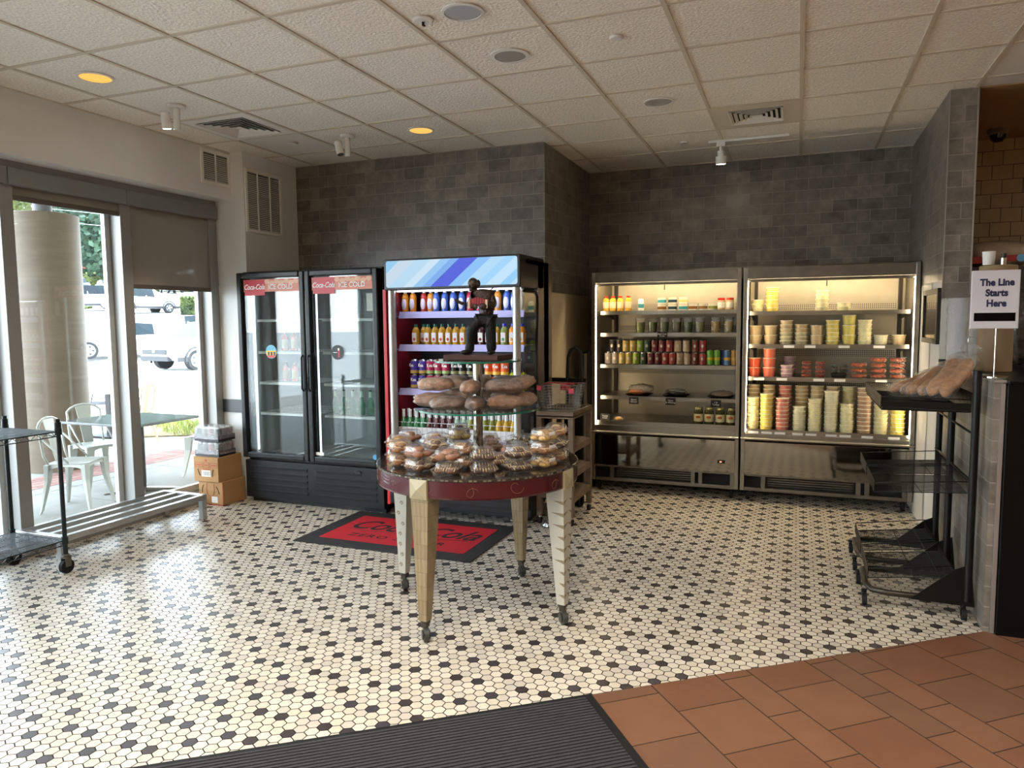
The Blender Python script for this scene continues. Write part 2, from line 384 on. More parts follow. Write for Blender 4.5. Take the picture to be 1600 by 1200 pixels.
tco = tb.build('floor_terracotta', [mat('terracotta_%s' % n_, rgb(*c), .5, noise_amt=.07, noise_scale=5, bump=.15, bump_scale=12) for n_, c in (('red', (106, 70, 50)), ('orange', (112, 77, 56)), ('brown', (103, 72, 54)))]); struct(tco)
big = clip([Vector((-4.8, -9)), Vector((6.3, -9)), Vector((6.3, 3.6)), Vector((-4.8, 3.6))], O, en)
struct(MB().add([(p.x, p.y, .0010) for p in big], [tuple(range(len(big)))]).build('floor_grout', mat('terracotta_grout', rgb(52, 36, 28), .8)))
# ---------------------------------------------------------------- windows in the left wall
frame_m = mat('window_frame', rgb(150, 150, 148), .4, .3)
XW = -4.93
YM = [.60-.905*k for k in range(0, 11)]
mb = MB(); mb.box(XW-.07, XW+.11, -9.0, 1.547, 0, .09); mb.box(XW-.07, XW+.11, -9.0, 1.547, 2.50, 2.66)
struct(mb.build('window_sill', frame_m, bevel=.004))
def window(k, y0, y1):
    w = bpy.data.objects.new('window_%d' % k, None); C.objects.link(w); w['kind'] = 'structure'
    m = MB()
    m.box(XW-.07, XW+.11, y1-.045, y1+.045, .09, 2.5)             # mullion post
    m.build('window_frame', frame_m, w, bevel=.003)
    m = MB(); s = .045
    m.box(XW-.045, XW-.005, y0+.045, y0+.045+s, .09, 2.5); m.box(XW-.045, XW-.005, y1-.045-s, y1-.045, .09, 2.5)
    m.box(XW-.045, XW-.005, y0+.045+s, y1-.045-s, .09, .15); m.box(XW-.045, XW-.005, y0+.045+s, y1-.045-s, 2.44, 2.5)
    m.build('window_sash', mat('pale_sash', rgb(196, 200, 200), .35, .4), w, bevel=.002)
    MB().box(XW-.028, XW-.022, y0+.09, y1-.09, .15, 2.44).build('window_glass', GLASS, w)
    return w
edges = [1.50]+YM
for k in range(len(edges)-1):
    window(k+1, edges[k+1], edges[k])
# blind cassettes and blinds
def blind(y0, y1, zb, label):
    t = thing('roller_blind', label, 'blind', (0, 0, 0), 0, 'roller blinds over the left windows')
    MB().box(-4.87, -4.79, y0+.002, y1-.002, 2.485, 2.598).build('cassette', mat('cassette_grey', rgb(128, 130, 130), .45), t, bevel=.003)
    bl = bpy.data.materials.get('blind_cloth')
    if not bl:
        bl = bpy.data.materials.new('blind_cloth'); bl.use_nodes = True; n = bl.node_tree; n.nodes.clear(); L = n.links.new
        o = n.nodes.new('ShaderNodeOutputMaterial'); d = n.nodes.new('ShaderNodeBsdfDiffuse'); d.inputs[0].default_value = rgb(128, 120, 110)
        tl = n.nodes.new('ShaderNodeBsdfTranslucent'); tl.inputs[0].default_value = rgb(60, 56, 51); tr = n.nodes.new('ShaderNodeBsdfTransparent'); tr.inputs[0].default_value = (.08, .08, .08, 1)
        a = n.nodes.new('ShaderNodeAddShader'); b = n.nodes.new('ShaderNodeAddShader'); L(d.outputs[0], a.inputs[0]); L(tl.outputs[0], a.inputs[1]); L(a.outputs[0], b.inputs[0]); L(tr.outputs[0], b.inputs[1]); L(b.outputs[0], o.inputs[0])
    MB().box(-4.838, -4.837, y0+.03, y1-.03, zb+.03, 2.49).build('blind_fabric', bl, t)
    MB().box(-4.845, -4.830, y0+.03, y1-.03, zb, zb+.035).build('hem_bar', mat('blind_bar', rgb(96, 88, 80), .5), t, bevel=.003)
    return t
b1 = blind(.60, 1.54, 1.848, 'grey roller blind half lowered over the window beside the white pier')
m = MB()
for i in range(26): m.ell((-4.80, 1.525, 2.47-i*.022), (.006, .006, .009), 6, 4)
m.tube([(-4.80, 1.525, 2.49), (-4.80, 1.525, 1.9)], .002, 4)
m.build('bead_chain', CHROME, b1)
blind(-.305, .60, 2.392, 'grey roller blind rolled almost fully up above the middle window')
blind(-1.21, -.305, 2.40, 'grey roller blind rolled up over the window at the frame edge')
# ---------------------------------------------------------------- grilles on bulkhead and pier
def grille(label, X, y0, y1, z0, z1, cols):
    t = thing('vent_grille', label, 'vent'); W2 = .028
    m = MB(); m.box(X, X+.012, y0, y1, z0, z0+W2); m.box(X, X+.012, y0, y1, z1-W2, z1)
    m.box(X, X+.012, y0, y0+W2, z0+W2, z1-W2); m.box(X, X+.012, y1-W2, y1, z0+W2, z1-W2)
    for k in range(1, cols):
        y = y0+(y1-y0)*k/cols; m.box(X, X+.010, y-.007, y+.007, z0+W2, z1-W2)
    m.build('frame', mat('grille_white', rgb(236, 234, 228), .45), t, bevel=.002)
    s = MB(); n_ = int((z1-z0-2*W2)/.0165)
    for i in range(n_):
        z = z0+W2+(i+.5)*.0165
        s.add([(X+.001, y0+W2, z+.006), (X+.001, y1-W2, z+.006), (X+.009, y1-W2, z-.003), (X+.009, y0+W2, z-.003),
               (X+.001, y0+W2, z+.004), (X+.001, y1-W2, z+.004), (X+.009, y1-W2, z-.005), (X+.009, y0+W2, z-.005)],
              [(0, 1, 2, 3), (7, 6, 5, 4), (3, 2, 6, 7), (0, 4, 5, 1)])
    s.build('louvres', mat('grille_louvre', rgb(226, 224, 218), .5), t)
    MB().box(X, X+.0012, y0+W2, y1-W2, z0+W2, z1-W2).build('backing', mat('grille_dark', rgb(110, 110, 106), .8), t)
grille('small white louvred grille high on the bulkhead above the blind', -4.643, 1.205, 1.54, 2.745, 3.03, 2)
grille('tall white louvred return-air grille on the side of the grey pier', -4.502, 1.56, 2.04, 2.37, 2.92, 3)
# ---------------------------------------------------------------- ceiling fittings
amber = emis('amber_bulb', (1, .50, .11, 1), .42)
def downlight(label, x, y, lit, r=.100):
    t = thing('recessed_downlight', label, 'ceiling light', (x, y, H), 0, 'recessed round downlights')
    MB().lathe([(r+.004, .002), (r+.004, -.004), (r-.010, -.006), (r-.012, .002)], n=36).build('trim_ring', WHITEP, t)
    if lit:
        MB().lathe([(r-.012, -.004), (r*.5, -.0045), (.001, -.0048)], n=32).build('glowing_lens', amber, t)
        l = lamp('downlight_lamp', 'SPOT', 9, (1, .74, .42), (x, y, H-.01), shadow_soft_size=.05, spot_size=1.6, spot_blend=.8)
    else:
        MB().lathe([(r-.012, -.003), (r*.72, .0035), (.001, .0038)], n=32).build('reflector', mat('reflector', rgb(205, 205, 202), .3, .35), t)
downlight('lit amber round downlight in the ceiling nearest the windows', -3.957, -.305, True)
downlight('lit amber round downlight in the ceiling in front of the tiled block', -2.745, 1.535, True)
downlight('unlit silver downlight at the near edge of the ceiling beside the sprinkler', -1.523, -.291, False)
downlight('unlit silver downlight in the ceiling left of the square air diffuser', -.908, 1.535, False)
t = thing('ceiling_speaker', 'round flat grey speaker grille in the middle of the ceiling', 'speaker', (-1.524, .331, H))
MB().lathe([(.112, .002), (.112, -.004), (.088, -.007), (.088, -.004)], n=36).build('rim', WHITEP, t)
MB().lathe([(.088, -.004), (.05, -.0055), (.001, -.006)], n=36).build('grille', mat('speaker_grey', rgb(160, 158, 152), .6), t)
def sprinkler(label, x, y, r, head):
    t = thing('ceiling_sprinkler', label, 'sprinkler', (x, y, H), 0, 'fire sprinklers in the ceiling')
    MB().lathe([(r, .001), (r, -.005), (r*.85, -.010), (.001, -.011)], n=28).build('cover_plate', WHITEP, t)
    if head:
        MB().cyl((0, 0, -.010), (0, 0, -.028), .007).cyl((0, 0, -.028), (.012, 0, -.030), .004).build('nozzle', mat('dark_brass', rgb(50, 44, 36), .4, 1), t)
sprinkler('white sprinkler cover with a small dark nozzle beside the big unlit downlight', -1.742, -.285, .052, True)
sprinkler('small white sprinkler cap alone in a ceiling tile, centre right', -.911, .300, .037, False)
sprinkler('small white sprinkler cap in the ceiling above the left steel cooler', -.910, 2.741, .034, False)
t = thing('smoke_detector', 'small flat white detector on the smooth ceiling panel by the pier', 'detector', (-3.917, 1.479, H))
MB().lathe([(.045, .001), (.045, -.008), (.03, -.012), (.001, -.013)], n=24).build('housing', WHITEP, t)
def diffuser(label, cx, cy, s, inner, panel):
    t = thing('air_diffuser', label, 'vent', (cx, cy, H), 0, 'square air diffusers in the ceiling')
    m = MB()
    def ring(a, b, za, zb):
        m.add([(-a, -a, za), (a, -a, za), (a, a, za), (-a, a, za), (-b, -b, zb), (b, -b, zb), (b, b, zb), (-b, b, zb)], [(0, 1, 5, 4), (1, 2, 6, 5), (2, 3, 7, 6), (3, 0, 4, 7)])
    ring(s, inner, -.004, -.006)
    m.build('panel', mat('diffuser_panel_%d' % int(s*1000*inner), panel, .5), t)
    m = MB(); n_ = 5
    for k in range(n_):
        a = inner*(1-k/(n_+.3)); ring(a, a-inner*.11, -.014, .002); ring(a, a-.006, -.014, -.014)
    m.build('louvres', mat('diffuser_louvre', rgb(240, 238, 232), .45), t)
    MB().box(-inner, inner, -inner, inner, .0015, .0035).build('duct_opening', mat('duct_dark', rgb(18, 18, 18), .9), t)
    a = inner*.13; MB().box(-a, a, -a, a, -.010, -.006).build('diffuser_plate', mat('diffuser_louvre', rgb(240, 238, 232), .45), t)
diffuser('large square air diffuser in the ceiling by the bulkhead', -3.962, .914, .295, .22, rgb(236, 234, 228))
diffuser('small square air diffuser in the ceiling above the left steel cooler', -.305, 2.13, .295, .185, rgb(214, 206, 190))
def spot(label, x, y, lit, tx, ty, tz):
    t = thing('ceiling_spotlight', label, 'ceiling light', (x, y, H), 0, 'white cylinder spotlights')
    MB().lathe([(.058, .002), (.058, -.014), (.05, -.018), (.001, -.018)], n=28).build('base_plate', WHITEP, t)
    MB().cyl((0, 0, -.018), (0, 0, -.165), .022, n=20).cyl((0, 0, -.10), (-.035, -.03, -.10), .008).build('stem', WHITEP, t)
    hd = Vector((tx, ty, tz)).normalized(); c = Vector((-.05, -.045, -.10))
    MB().cyl(c-hd*.05, c+hd*.055, .030, n=22).build('lamp_head', WHITEP, t)
    e = MB().cyl(c+hd*.0552, c+hd*.058, .025, n=20).build('lamp_lens', emis('spot_lens', (1, .9, .72, 1), 30) if lit else mat('off_lens', rgb(90, 90, 88), .2), t)
    if lit:
        l = lamp('spot_lamp', 'SPOT', 20, (1, .82, .6), Vector((x, y, H))+c+hd*.07, spot_size=1.1, spot_blend=.6, shadow_soft_size=.02); aim(l, Vector(l.location)+hd)
spot('lit white twin-cylinder spotlight on the ceiling near the bulkhead', -3.965, .313, True, -.2, .3, -1)
spot('unlit white twin-cylinder spotlight on the ceiling near the pier', -3.36, 1.45, False, .3, -.1, -1)
t = thing('track_light', 'short white track light with one lit head above the left steel cooler', 'ceiling light', (-.617, 2.79, H))
MB().box(-.10, .53, -.017, .017, -.022, -.002).build('track', WHITEP, t, bevel=.002)
MB().box(-.035, .035, -.016, .016, -.055, -.022).cyl((0, 0, -.05), (0, 0, -.09), .012).build('adapter', WHITEP, t)
MB().cyl((0, 0, -.085), (0, .012, -.135), .027, n=20).cyl((0, .012, -.130), (0, .025, -.19), .042, n=24).build('lamp_head', WHITEP, t)
MB().cyl((0, .0252, -.1905), (0, .0256, -.193), .035, n=24).build('lamp_lens', emis('track_lens', (1, .88, .62, 1), 25), t)
l = lamp('track_lamp', 'SPOT', 22, (1, .78, .5), (-.617, 2.82, H-.20), spot_size=1.5, spot_blend=.7, shadow_soft_size=.03); aim(l, (-.55, 2.9, 0))
ORDN = ['first', 'second', 'third', 'fourth', 'fifth', 'sixth', 'seventh', 'eighth', 'ninth', 'tenth']
for i, (tx, ty) in enumerate(FILL_PANELS):  # unseen glowing panels, added to go with the fill lamps
    t = thing('ceiling_troffer', 'rectangular ceiling light panel added out of view as fill, %s of the ten' % ORDN[i], 'ceiling light', (tx, ty, H), 0, 'added rectangular fill lights')
    MB().box(-.6, .6, -.3, .3, -.012, .002).build('frame', WHITEP, t)
    MB().box(-.56, .56, -.26, .26, -.016, -.012).build('diffuser', emis('fill_panel_glow', (1, .86, .7, 1), 1.0), t)
t = thing('security_camera', 'dark dome security camera under the brown ceiling beside the pillar', 'camera', (1.45, 3.30, H-.004))
MB().lathe([(.075, 0), (.075, -.03), (.058, -.045)], n=28).build('housing', mat('camera_white', rgb(120, 104, 84), .5), t)
MB().lathe([(.058, -.045), (.052, -.075), (.032, -.098), (.001, -.104)], n=28).build('dome', mat('smoked_dome', rgb(12, 12, 12), .1), t)
# ================================================================ two-door black cooler
RED = mat('cola_red', rgb(190, 22, 34), .4)
COOLB = mat('cooler_black', rgb(18, 21, 24), .38, spec=.35)
LINER = mat('cooler_liner', rgb(150, 154, 156), .5)
WIREW = mat('white_wire', rgb(215, 220, 220), .4)
ck = thing('drinks_cooler', 'black two-door glass drinks cooler with red soft-drink headers beside the pier', 'refrigerator', (-4.495, 1.43, 0))
WK, ZB, ZT = 1.405, .035, 2.012
m = MB()
m.box(0, .05, .055, .79, .40, ZT); m.box(WK-.05, WK, .055, .79, .40, ZT); m.box(0.05, WK-.05, .055, .79, 1.965, ZT)
m.box(0.05, WK-.05, .74, .79, .40, 1.965); m.box(0, WK, .055, .79, .10, .40); m.box(WK/2-.02, WK/2+.02, .055, .09, .40, 1.965)
m.build('cabinet', COOLB, ck, bevel=.004)
m = MB(); m.box(.05, .054, .09, .74, .40, 1.965); m.box(WK-.054, WK-.05, .09, .74, .40, 1.965); m.box(.054, WK-.054, .735, .74, .40, 1.965); m.box(.054, WK-.054, .09, .735, .40, .404); m.box(.054, WK-.054, .09, .735, 1.961, 1.965)
m.build('liner', LINER, ck)
m = MB(); m.box(0, WK, .0, .055, .045, .375)
for cx in (WK*.25+.01, WK*.75-.01):
    for k in range(5):
        z = .095+k*.052; hw = .295 if not (k == 4 and cx > .7) else .22
        xx = cx if hw > .25 else cx-.07
        m.box(xx-hw, xx+hw, -.005, .001, z, z+.020, 1); m.box(xx-hw-.006, xx+hw+.006, -.014, .0, z+.020, z+.026, 0)
m.lathe([(.035, 0), (.035, .006), (.028, .008)], n=20, T=Matrix.Translation((1.16, 0, .335)) @ Matrix.Rotation(PI/2, 4, 'X') @ Matrix.Diagonal((1, .5, 1, 1)))
m.build('base_grille', [COOLB, mat('slot_dark', rgb(8, 10, 12), .8)], ck, bevel=.002)
MB().box(.02, WK-.02, .06, .12, .0, .045).box(.02, WK-.02, .68, .74, .0, .1).build('plinth', BLACKP, ck)
for k in range(4):                                                          # white wire shelves
    z = [.78, 1.05, 1.32, 1.60][k]; m = MB()
    for side in (0, 1):
        x0 = .075+side*(WK/2-.02); x1 = x0+WK/2-.11
        m.box(x0, x1, .13, .137, z-.02, z+.004)
        for j in range(5): m.box(x0, x1, .13+j*.14, .134+j*.14, z-.002, z+.002)
        for j in range(18): xx = x0+(x1-x0)*j/17; m.box(xx-.0015, xx+.0015, .13, .70, z, z+.003)
    m.build('wire_shelf', WIREW, ck)
m = MB()
for x in (.062, WK/2-.026, WK/2+.022, WK-.066): m.box(x, x+.006, .094, .112, .45, 1.93)
m.build('led_strip', emis('cooler_led', (.82, .92, 1, 1), .9), ck)
def cdoor(x0, x1, hinge):
    d = MB(); z0, z1 = .40, 2.0; f = .050
    def fr(a, b, c, e): d.box(a, b, -.030, .052, c, e)
    fr(x0, x0+f, z0, z1); fr(x1-f, x1, z0, z1); fr(x0+f, x1-f, z0, z0+f); fr(x0+f, x1-f, z1-f, z1)
    dd = d.build('door', COOLB, ck, bevel=.010)
    MB().box(x0+f, x1-f, -.004, .008, z0+f, z1-f).build('door_glass', thin_glass('cooler_door_glass', (.90, .94, .94, 1), .06), dd)
    hx = x1-.03 if hinge == 'L' else x0+.03
    MB().tube([(hx, -.03, 1.30), (hx, -.05, 1.28), (hx, -.05, 1.02), (hx, -.03, 1.0)], .007, 8).build('handle', mat('handle_black', rgb(14, 14, 15), .3), dd)
    a, b = x0+f, x1-f
    m = MB(); zt = z1-f
    m.box(a+.01, b-.005, -.0062, -.0048, zt-.115, zt-.01, 0); m.box(a+.02, a+.235, -.0075, -.0060, zt-.145, zt-.012, 1)
    for q in range(7):
        cx = a+.26+q*.05; m.ell((cx, -.0065, zt-.03-.012*(q % 2)), (.032, .0008, .02), 10, 6, 2)
    m.build('header_decal', [mat('decal_clear_red', rgb(206, 120, 92), .4), RED, mat('decal_ice', rgb(222, 170, 140), .4)], dd)
    text('Coca-Cola', .062, WHITEL, dd, (a+.125, -.009, zt-.075), FRONT, shear=.35, sx=.82, bold=.0008)
    text('ICE COLD', .056, WHITEL, dd, (a+.40, -.009, zt-.078), FRONT, bold=.001)
    return dd
d1 = cdoor(.0, WK/2-.003, 'L'); d2 = cdoor(WK/2+.003, WK, 'R')
def disc(x, z, r, mats, parent, fn):
    m = MB(); m.cyl((x, -.008, z), (x, -.0055, z), r, n=28, m=0); fn(m); m.build('round_sticker', mats, parent)
disc(.33, 1.325, .058, [mat('sticker_blue', rgb(90, 160, 190), .4), mat('sticker_yellow', rgb(225, 180, 50), .4), mat('sticker_red', rgb(190, 50, 45), .4), BLACKP], d1,
     lambda m: (m.box(.28, .38, -.0092, -.0078, 1.295, 1.335, 1), m.box(.292, .368, -.0092, -.0078, 1.275, 1.295, 2), [m.box(.295+q*.03, .313+q*.03, -.0105, -.009, 1.295, 1.325, 3) for q in range(3)]))
disc(1.0, 1.325, .060, [mat('sticker_black', rgb(34, 34, 36), .5), mat('sticker_red', rgb(190, 50, 45), .4), PAPER], d2,
     lambda m: (m.box(1.005, 1.022, -.0092, -.0078, 1.285, 1.35, 1), m.box(.96, .995, -.0092, -.0078, 1.322, 1.327, 2), m.box(1.006, 1.02, -.0105, -.009, 1.34, 1.36, 2)))
MB().box(.745, .835, -.0068, -.005, .458, .484).build('white_sticker', PAPER, d2)
MB().cyl((1.335, -.0075, .475), (1.335, -.005, .475), .022, n=20).build('blue_sticker', mat('sticker_sky', rgb(70, 150, 200), .4), d2)
MB().box(1.29, 1.345, -.0065, -.005, 1.66, 1.80).build('clear_sticker', mat('sticker_grey', rgb(150, 158, 150), .4), d2)

# ================================================================ bottle and can builders
def bottle_mesh(kind):
    """lathe profiles (r, z, material slot)  slots: 0 liquid 1 cap 2 label 3 accent"""
    P = {
     'juice': ([(.026, 0, 0), (.030, .006, 0), (.030, .022, 2), (.0305, .098, 3), (.0305, .104, 0), (.028, .120, 0), (.014, .142, 1), (.0155, .143, 1), (.0155, .164, 1), (.0001, .165, 1)]),
     'wrap': ([(.024, 0, 3), (.028, .006, 3), (.028, .018, 2), (.0285, .10, 3), (.029, .118, 3), (.022, .14, 3), (.013, .150, 1), (.014, .151, 1), (.014, .166, 1), (.0001, .167, 1)]),
     'small': ([(.026, 0, 0), (.029, .008, 0), (.029, .090, 0), (.024, .115, 0), (.0125, .15, 2), (.0115, .195, 2), (.0125, .20, 1), (.0125, .21, 1), (.0001, .211, 1)]),
     'can': ([(.024, 0, 1), (.0325, .008, 3), (.0325, .032, 2), (.0325, .106, 1), (.027, .1155, 1), (.0265, .117, 1), (.025, .115, 1), (.0001, .114, 1)]),
     'tallcan': ([(.022, 0, 1), (.029, .008, 0), (.029, .05, 3), (.0295, .075, 0), (.029, .137, 1), (.025, .145, 1), (.0001, .144, 1)]),
     'jar': ([(.036, 0, 0), (.041, .006, 0), (.041, .028, 2), (.0415, .095, 0), (.041, .118, 0), (.031, .134, 1), (.033, .135, 1), (.033, .153, 1), (.0001, .154, 1)]),
     'mustard': ([(.026, 0, 0), (.031, .006, 0), (.031, .03, 2), (.0312, .088, 0), (.028, .112, 0), (.015, .126, 1), (.018, .127, 1), (.018, .142, 1), (.0001, .143, 1)]),
     'cream_bottle': ([(.024, 0, 2), (.027, .006, 2), (.027, .028, 3), (.0272, .065, 2), (.027, .098, 2), (.018, .112, 1), (.0001, .113, 1)]),
     'fish_jar': ([(.036, 0, 2), (.039, .003, 2), (.0395, .012, 3), (.0395, .038, 2), (.040, .047, 1), (.041, .050, 1), (.041, .060, 1), (.0001, .061, 1)]),
     'red_cap_jar': ([(.028, 0, 0), (.033, .005, 0), (.033, .020, 2), (.0335, .068, 0), (.032, .083, 0), (.028, .086, 1), (.031, .087, 1), (.031, .106, 1), (.0001, .107, 1)]),
    }[kind]
    return P
def vessel(kind, name, mats, parent=None, n=18):
    return MB().lathe(bottle_mesh(kind), n=n).build(name, mats, parent)
BR = {}
def item(kind, name, cat, mats, loc, label, group, key, rz=0, extra=None):
    """copy of a small package; first of each key is modelled, the rest share its mesh"""
    if key not in BR:
        o = vessel(kind, name, mats); BR[key] = o
        kids = extra(o) if extra else []
        BR[key+'_k'] = kids
    else:
        o = BR[key].copy(); C.objects.link(o)
        for k in BR[key+'_k']:
            c = k.copy(); C.objects.link(c); c.parent = o
    o.location = loc; o.rotation_euler = (0, 0, rz); tag(o, label, cat, group)
    return o
def cm(name, r, g, b, rough=.25, **k): return mat(name, rgb(r, g, b), rough, **k)
ORD = ['first', 'second', 'third', 'fourth', 'fifth', 'sixth', 'seventh', 'eighth', 'ninth', 'tenth', 'eleventh', 'twelfth', 'thirteenth', 'fourteenth', 'fifteenth', 'sixteenth', 'seventeenth', 'eighteenth', 'nineteenth', 'twentieth']
CAPW = cm('cap_white', 235, 235, 232); CAPG = cm('cap_green', 22, 92, 72); CAPB = cm('cap_blue', 40, 40, 190); CANTOP = mat('can_top', rgb(190, 190, 190), .25, 1)
# contents of the black cooler: amber bottles behind the left door, green bottles right
amb = (cm('orange_tea', 208, 92, 36), cm('cap_amber', 150, 60, 30), cm('label_tan', 196, 160, 110), cm('label_orange', 214, 96, 40))
for i, dx in enumerate((.27, .37, .47, .57)):
    for j, z in enumerate((1.052, 1.322)):
        item('juice', 'juice_bottle', 'bottle', amb, (-4.495+dx, 1.68, z+.003), '%s orange bottle from the left on the %s shelf inside the left cooler door' % (ORD[i], ('middle', 'upper')[j]), 'orange bottles in the black cooler', 'amb')
grn = (thin_glass('green_bottle_glass', (.45, .75, .55, 1), .06, haze=.2, haze_col=(.3, .6, .45, 1)), cm('cap_green', 22, 92, 72), cm('label_mint', 170, 205, 185), cm('label_mint2', 110, 180, 140))
for i in range(6):
    item('small', 'water_bottle', 'bottle', grn, (-4.495+.80+i*.088, 1.66, .7842), '%s green bottle from the left on the low shelf inside the right cooler door' % ORD[i], 'green bottles in the black cooler', 'grn')

# ================================================================ open drinks cooler with the bright blue header
bc = thing('open_merchandiser', 'tall open drinks fridge with lit blue header and chrome posts behind the table', 'refrigerator', (-3.015, 1.40, 0))
WB = 1.145
DARKIN = mat('dark_interior', rgb(24, 27, 32), .5); BRN = mat('dark_brown_side', rgb(84, 74, 63), .45)
m = MB(); m.box(0, WB, .12, .62, .115, .55); m.box(0, WB, .50, .62, .55, 2.03); m.box(0, WB, .10, .62, 1.99, 2.03)
m.build('cabinet', DARKIN, bc, bevel=.004)
m = MB(); m.box(WB-.03, WB, .36, .70, .115, 2.03); m.build('side_panel', BRN, bc, bevel=.004)
m = MB(); m.box(0, .03, .04, .62, .115, 1.83); m.build('side_panel', cm('dark_red_panel', 108, 22, 28), bc, bevel=.003)
m = MB(); m.box(-.034, -.004, .012, .50, .10, 1.825); m.build('red_edge_panel', RED, bc, bevel=.003)
m = MB(); m.box(0, WB, -.02, .50, 1.815, 2.055); m.build('header_box', mat('header_black', rgb(22, 24, 26), .35), bc, bevel=.008)
hm_ = bpy.data.materials.new('header_print'); hm_.use_nodes = True; n = hm_.node_tree; n.nodes.clear(); L = n.links.new
o_ = n.nodes.new('ShaderNodeOutputMaterial'); e_ = n.nodes.new('ShaderNodeEmission'); tcn = n.nodes.new('ShaderNodeTexCoord'); sp_ = n.nodes.new('ShaderNodeSeparateXYZ'); L(tcn.outputs['Object'], sp_.inputs[0])
def mth(op, a, b=0.0, c=None):
    x = n.nodes.new('ShaderNodeMath'); x.operation = op
    for i, q in enumerate((a, b) if c is None else (a, b, c)):
        if isinstance(q, (int, float)): x.inputs[i].default_value = q
        else: L(q, x.inputs[i])
    return x.outputs[0]
dg = mth('SUBTRACT', sp_.outputs[0], mth('MULTIPLY', sp_.outputs[2], 1.2))
rp = n.nodes.new('ShaderNodeValToRGB'); rp.color_ramp.interpolation = 'CONSTANT'
mr = n.nodes.new('ShaderNodeMapRange'); mr.inputs[1].default_value = -2.45; mr.inputs[2].default_value = -1.06; L(dg, mr.inputs[0]); L(mr.outputs[0], rp.inputs[0])
els = [(0, (150, 200, 232)), (.10, (196, 214, 228)), (.20, (178, 214, 236)), (.30, (200, 222, 238)), (.36, (150, 196, 236)), (.42, (130, 172, 232)), (.47, (92, 104, 214)), (.58, (140, 190, 240)), (.66, (176, 214, 242)), (.74, (160, 208, 244)), (.80, (190, 222, 244)), (.88, (150, 204, 240)), (.94, (182, 218, 240))]
rp.color_ramp.elements[0].position = 0; rp.color_ramp.elements[0].color = rgb(*els[0][1]); rp.color_ramp.elements[1].position = els[1][0]; rp.color_ramp.elements[1].color = rgb(*els[1][1])
for p_, c_ in els[2:]: q_ = rp.color_ramp.elements.new(p_); q_.color = rgb(*c_)
L(rp.outputs[0], e_.inputs[0]); e_.inputs[1].default_value = .36; L(e_.outputs[0], o_.inputs[0])
m = MB(); m.add([(x, -.0225, z) for x, _, z in [(p[0], 0, p[1]) for p in rr(WB-.045, .205, .018, 0, 5, WB/2, 1.938)]], [tuple(range(20))]); m.build('header_panel', hm_, bc)
# chrome posts
for x in (.05, WB-.045):
    MB().cyl((x, .012, .63), (x, .012, 1.815), .030, n=22).build('post', mat('satin_post', rgb(170, 170, 168), .3, .7), bc)
# base with grilles, wire fence and bottom tub
m = MB(); m.box(0, WB, -.0, .12, .115, .62)
for k in range(5): m.box(.08, WB-.08, -.006, .002, .15+k*.055, .172+k*.055, 1)
m.build('base_grille', [COOLB, mat('slot_dark', rgb(8, 10, 12), .8)], bc, bevel=.004)
MB().box(.05, WB-.05, .30, .60, .0, .115).build('plinth', BLACKP, bc)
SH = [(1.646, .16), (1.384, .15), (1.031, .14)]
shelfm = mat('shelf_edge_lavender', rgb(190, 190, 240), .35)
for z, y in SH:
    s_ = MB().box(.035, WB-.035, y, .50, z-.012, z-.002).build('shelf', mat('shelf_grey', rgb(90, 92, 100), .4), bc)
    m = MB(); m.add([(.035, y-.004, z+.004), (WB-.035, y-.004, z+.004), (WB-.035, y-.028, z-.048), (.035, y-.028, z-.048), (.035, y+.004, z+.004), (WB-.035, y+.004, z+.004), (WB-.035, y-.018, z-.048), (.035, y-.018, z-.048)], [(0, 3, 2, 1), (4, 5, 6, 7), (0, 1, 5, 4), (3, 7, 6, 2), (0, 4, 7, 3), (1, 2, 6, 5)])
    m.build('price_rail', shelfm, s_)
    MB().box(.05, WB-.05, y+.006, y+.016, z-.022, z-.014).build('led_strip', emis('shelf_led', (.80, .82, 1, 1), 4.2), s_)
MB().box(.05, WB-.05, .09, .115, 1.806, 1.814).build('led_strip', emis('shelf_led', (.80, .82, 1, 1), 4.2), bc)
MB().box(.05, WB-.05, .055, .50, .615, .66).build('deck', mat('deck_white', rgb(210, 214, 220), .4), bc)
m = MB()
for k in range(24): x = .06+k*(WB-.12)/23; m.cyl((x, .035, .66), (x, .035, .775), .0018, n=5)
for z in (.70, .775): m.cyl((.05, .035, z), (WB-.05, .035, z), .0025, n=5)
m.build('wire_fence', CHROME, bc)
m = MB()
for z in (.66, .775, 1.03, 1.384, 1.646): m.box(.03, .035, .05, .5, z-.04, z-.03)
m.build('shelf_bracket', STEELD, bc)
# glazed right end: side glass with a black curved frame
MB().box(WB-.006, WB, .055, .36, .62, 1.80).build('side_glass', thin_glass('side_glass_smoky', (.85, .85, .82, 1), .08), bc)
m = MB(); m.tube([(WB-.001, .06, 1.79), (WB-.001, .30, 1.79), (WB-.001, .345, 1.76), (WB-.001, .35, 1.70), (WB-.001, .30, 1.1), (WB-.001, .29, .66)], .013, 8); m.build('side_frame', BLACKM, bc)
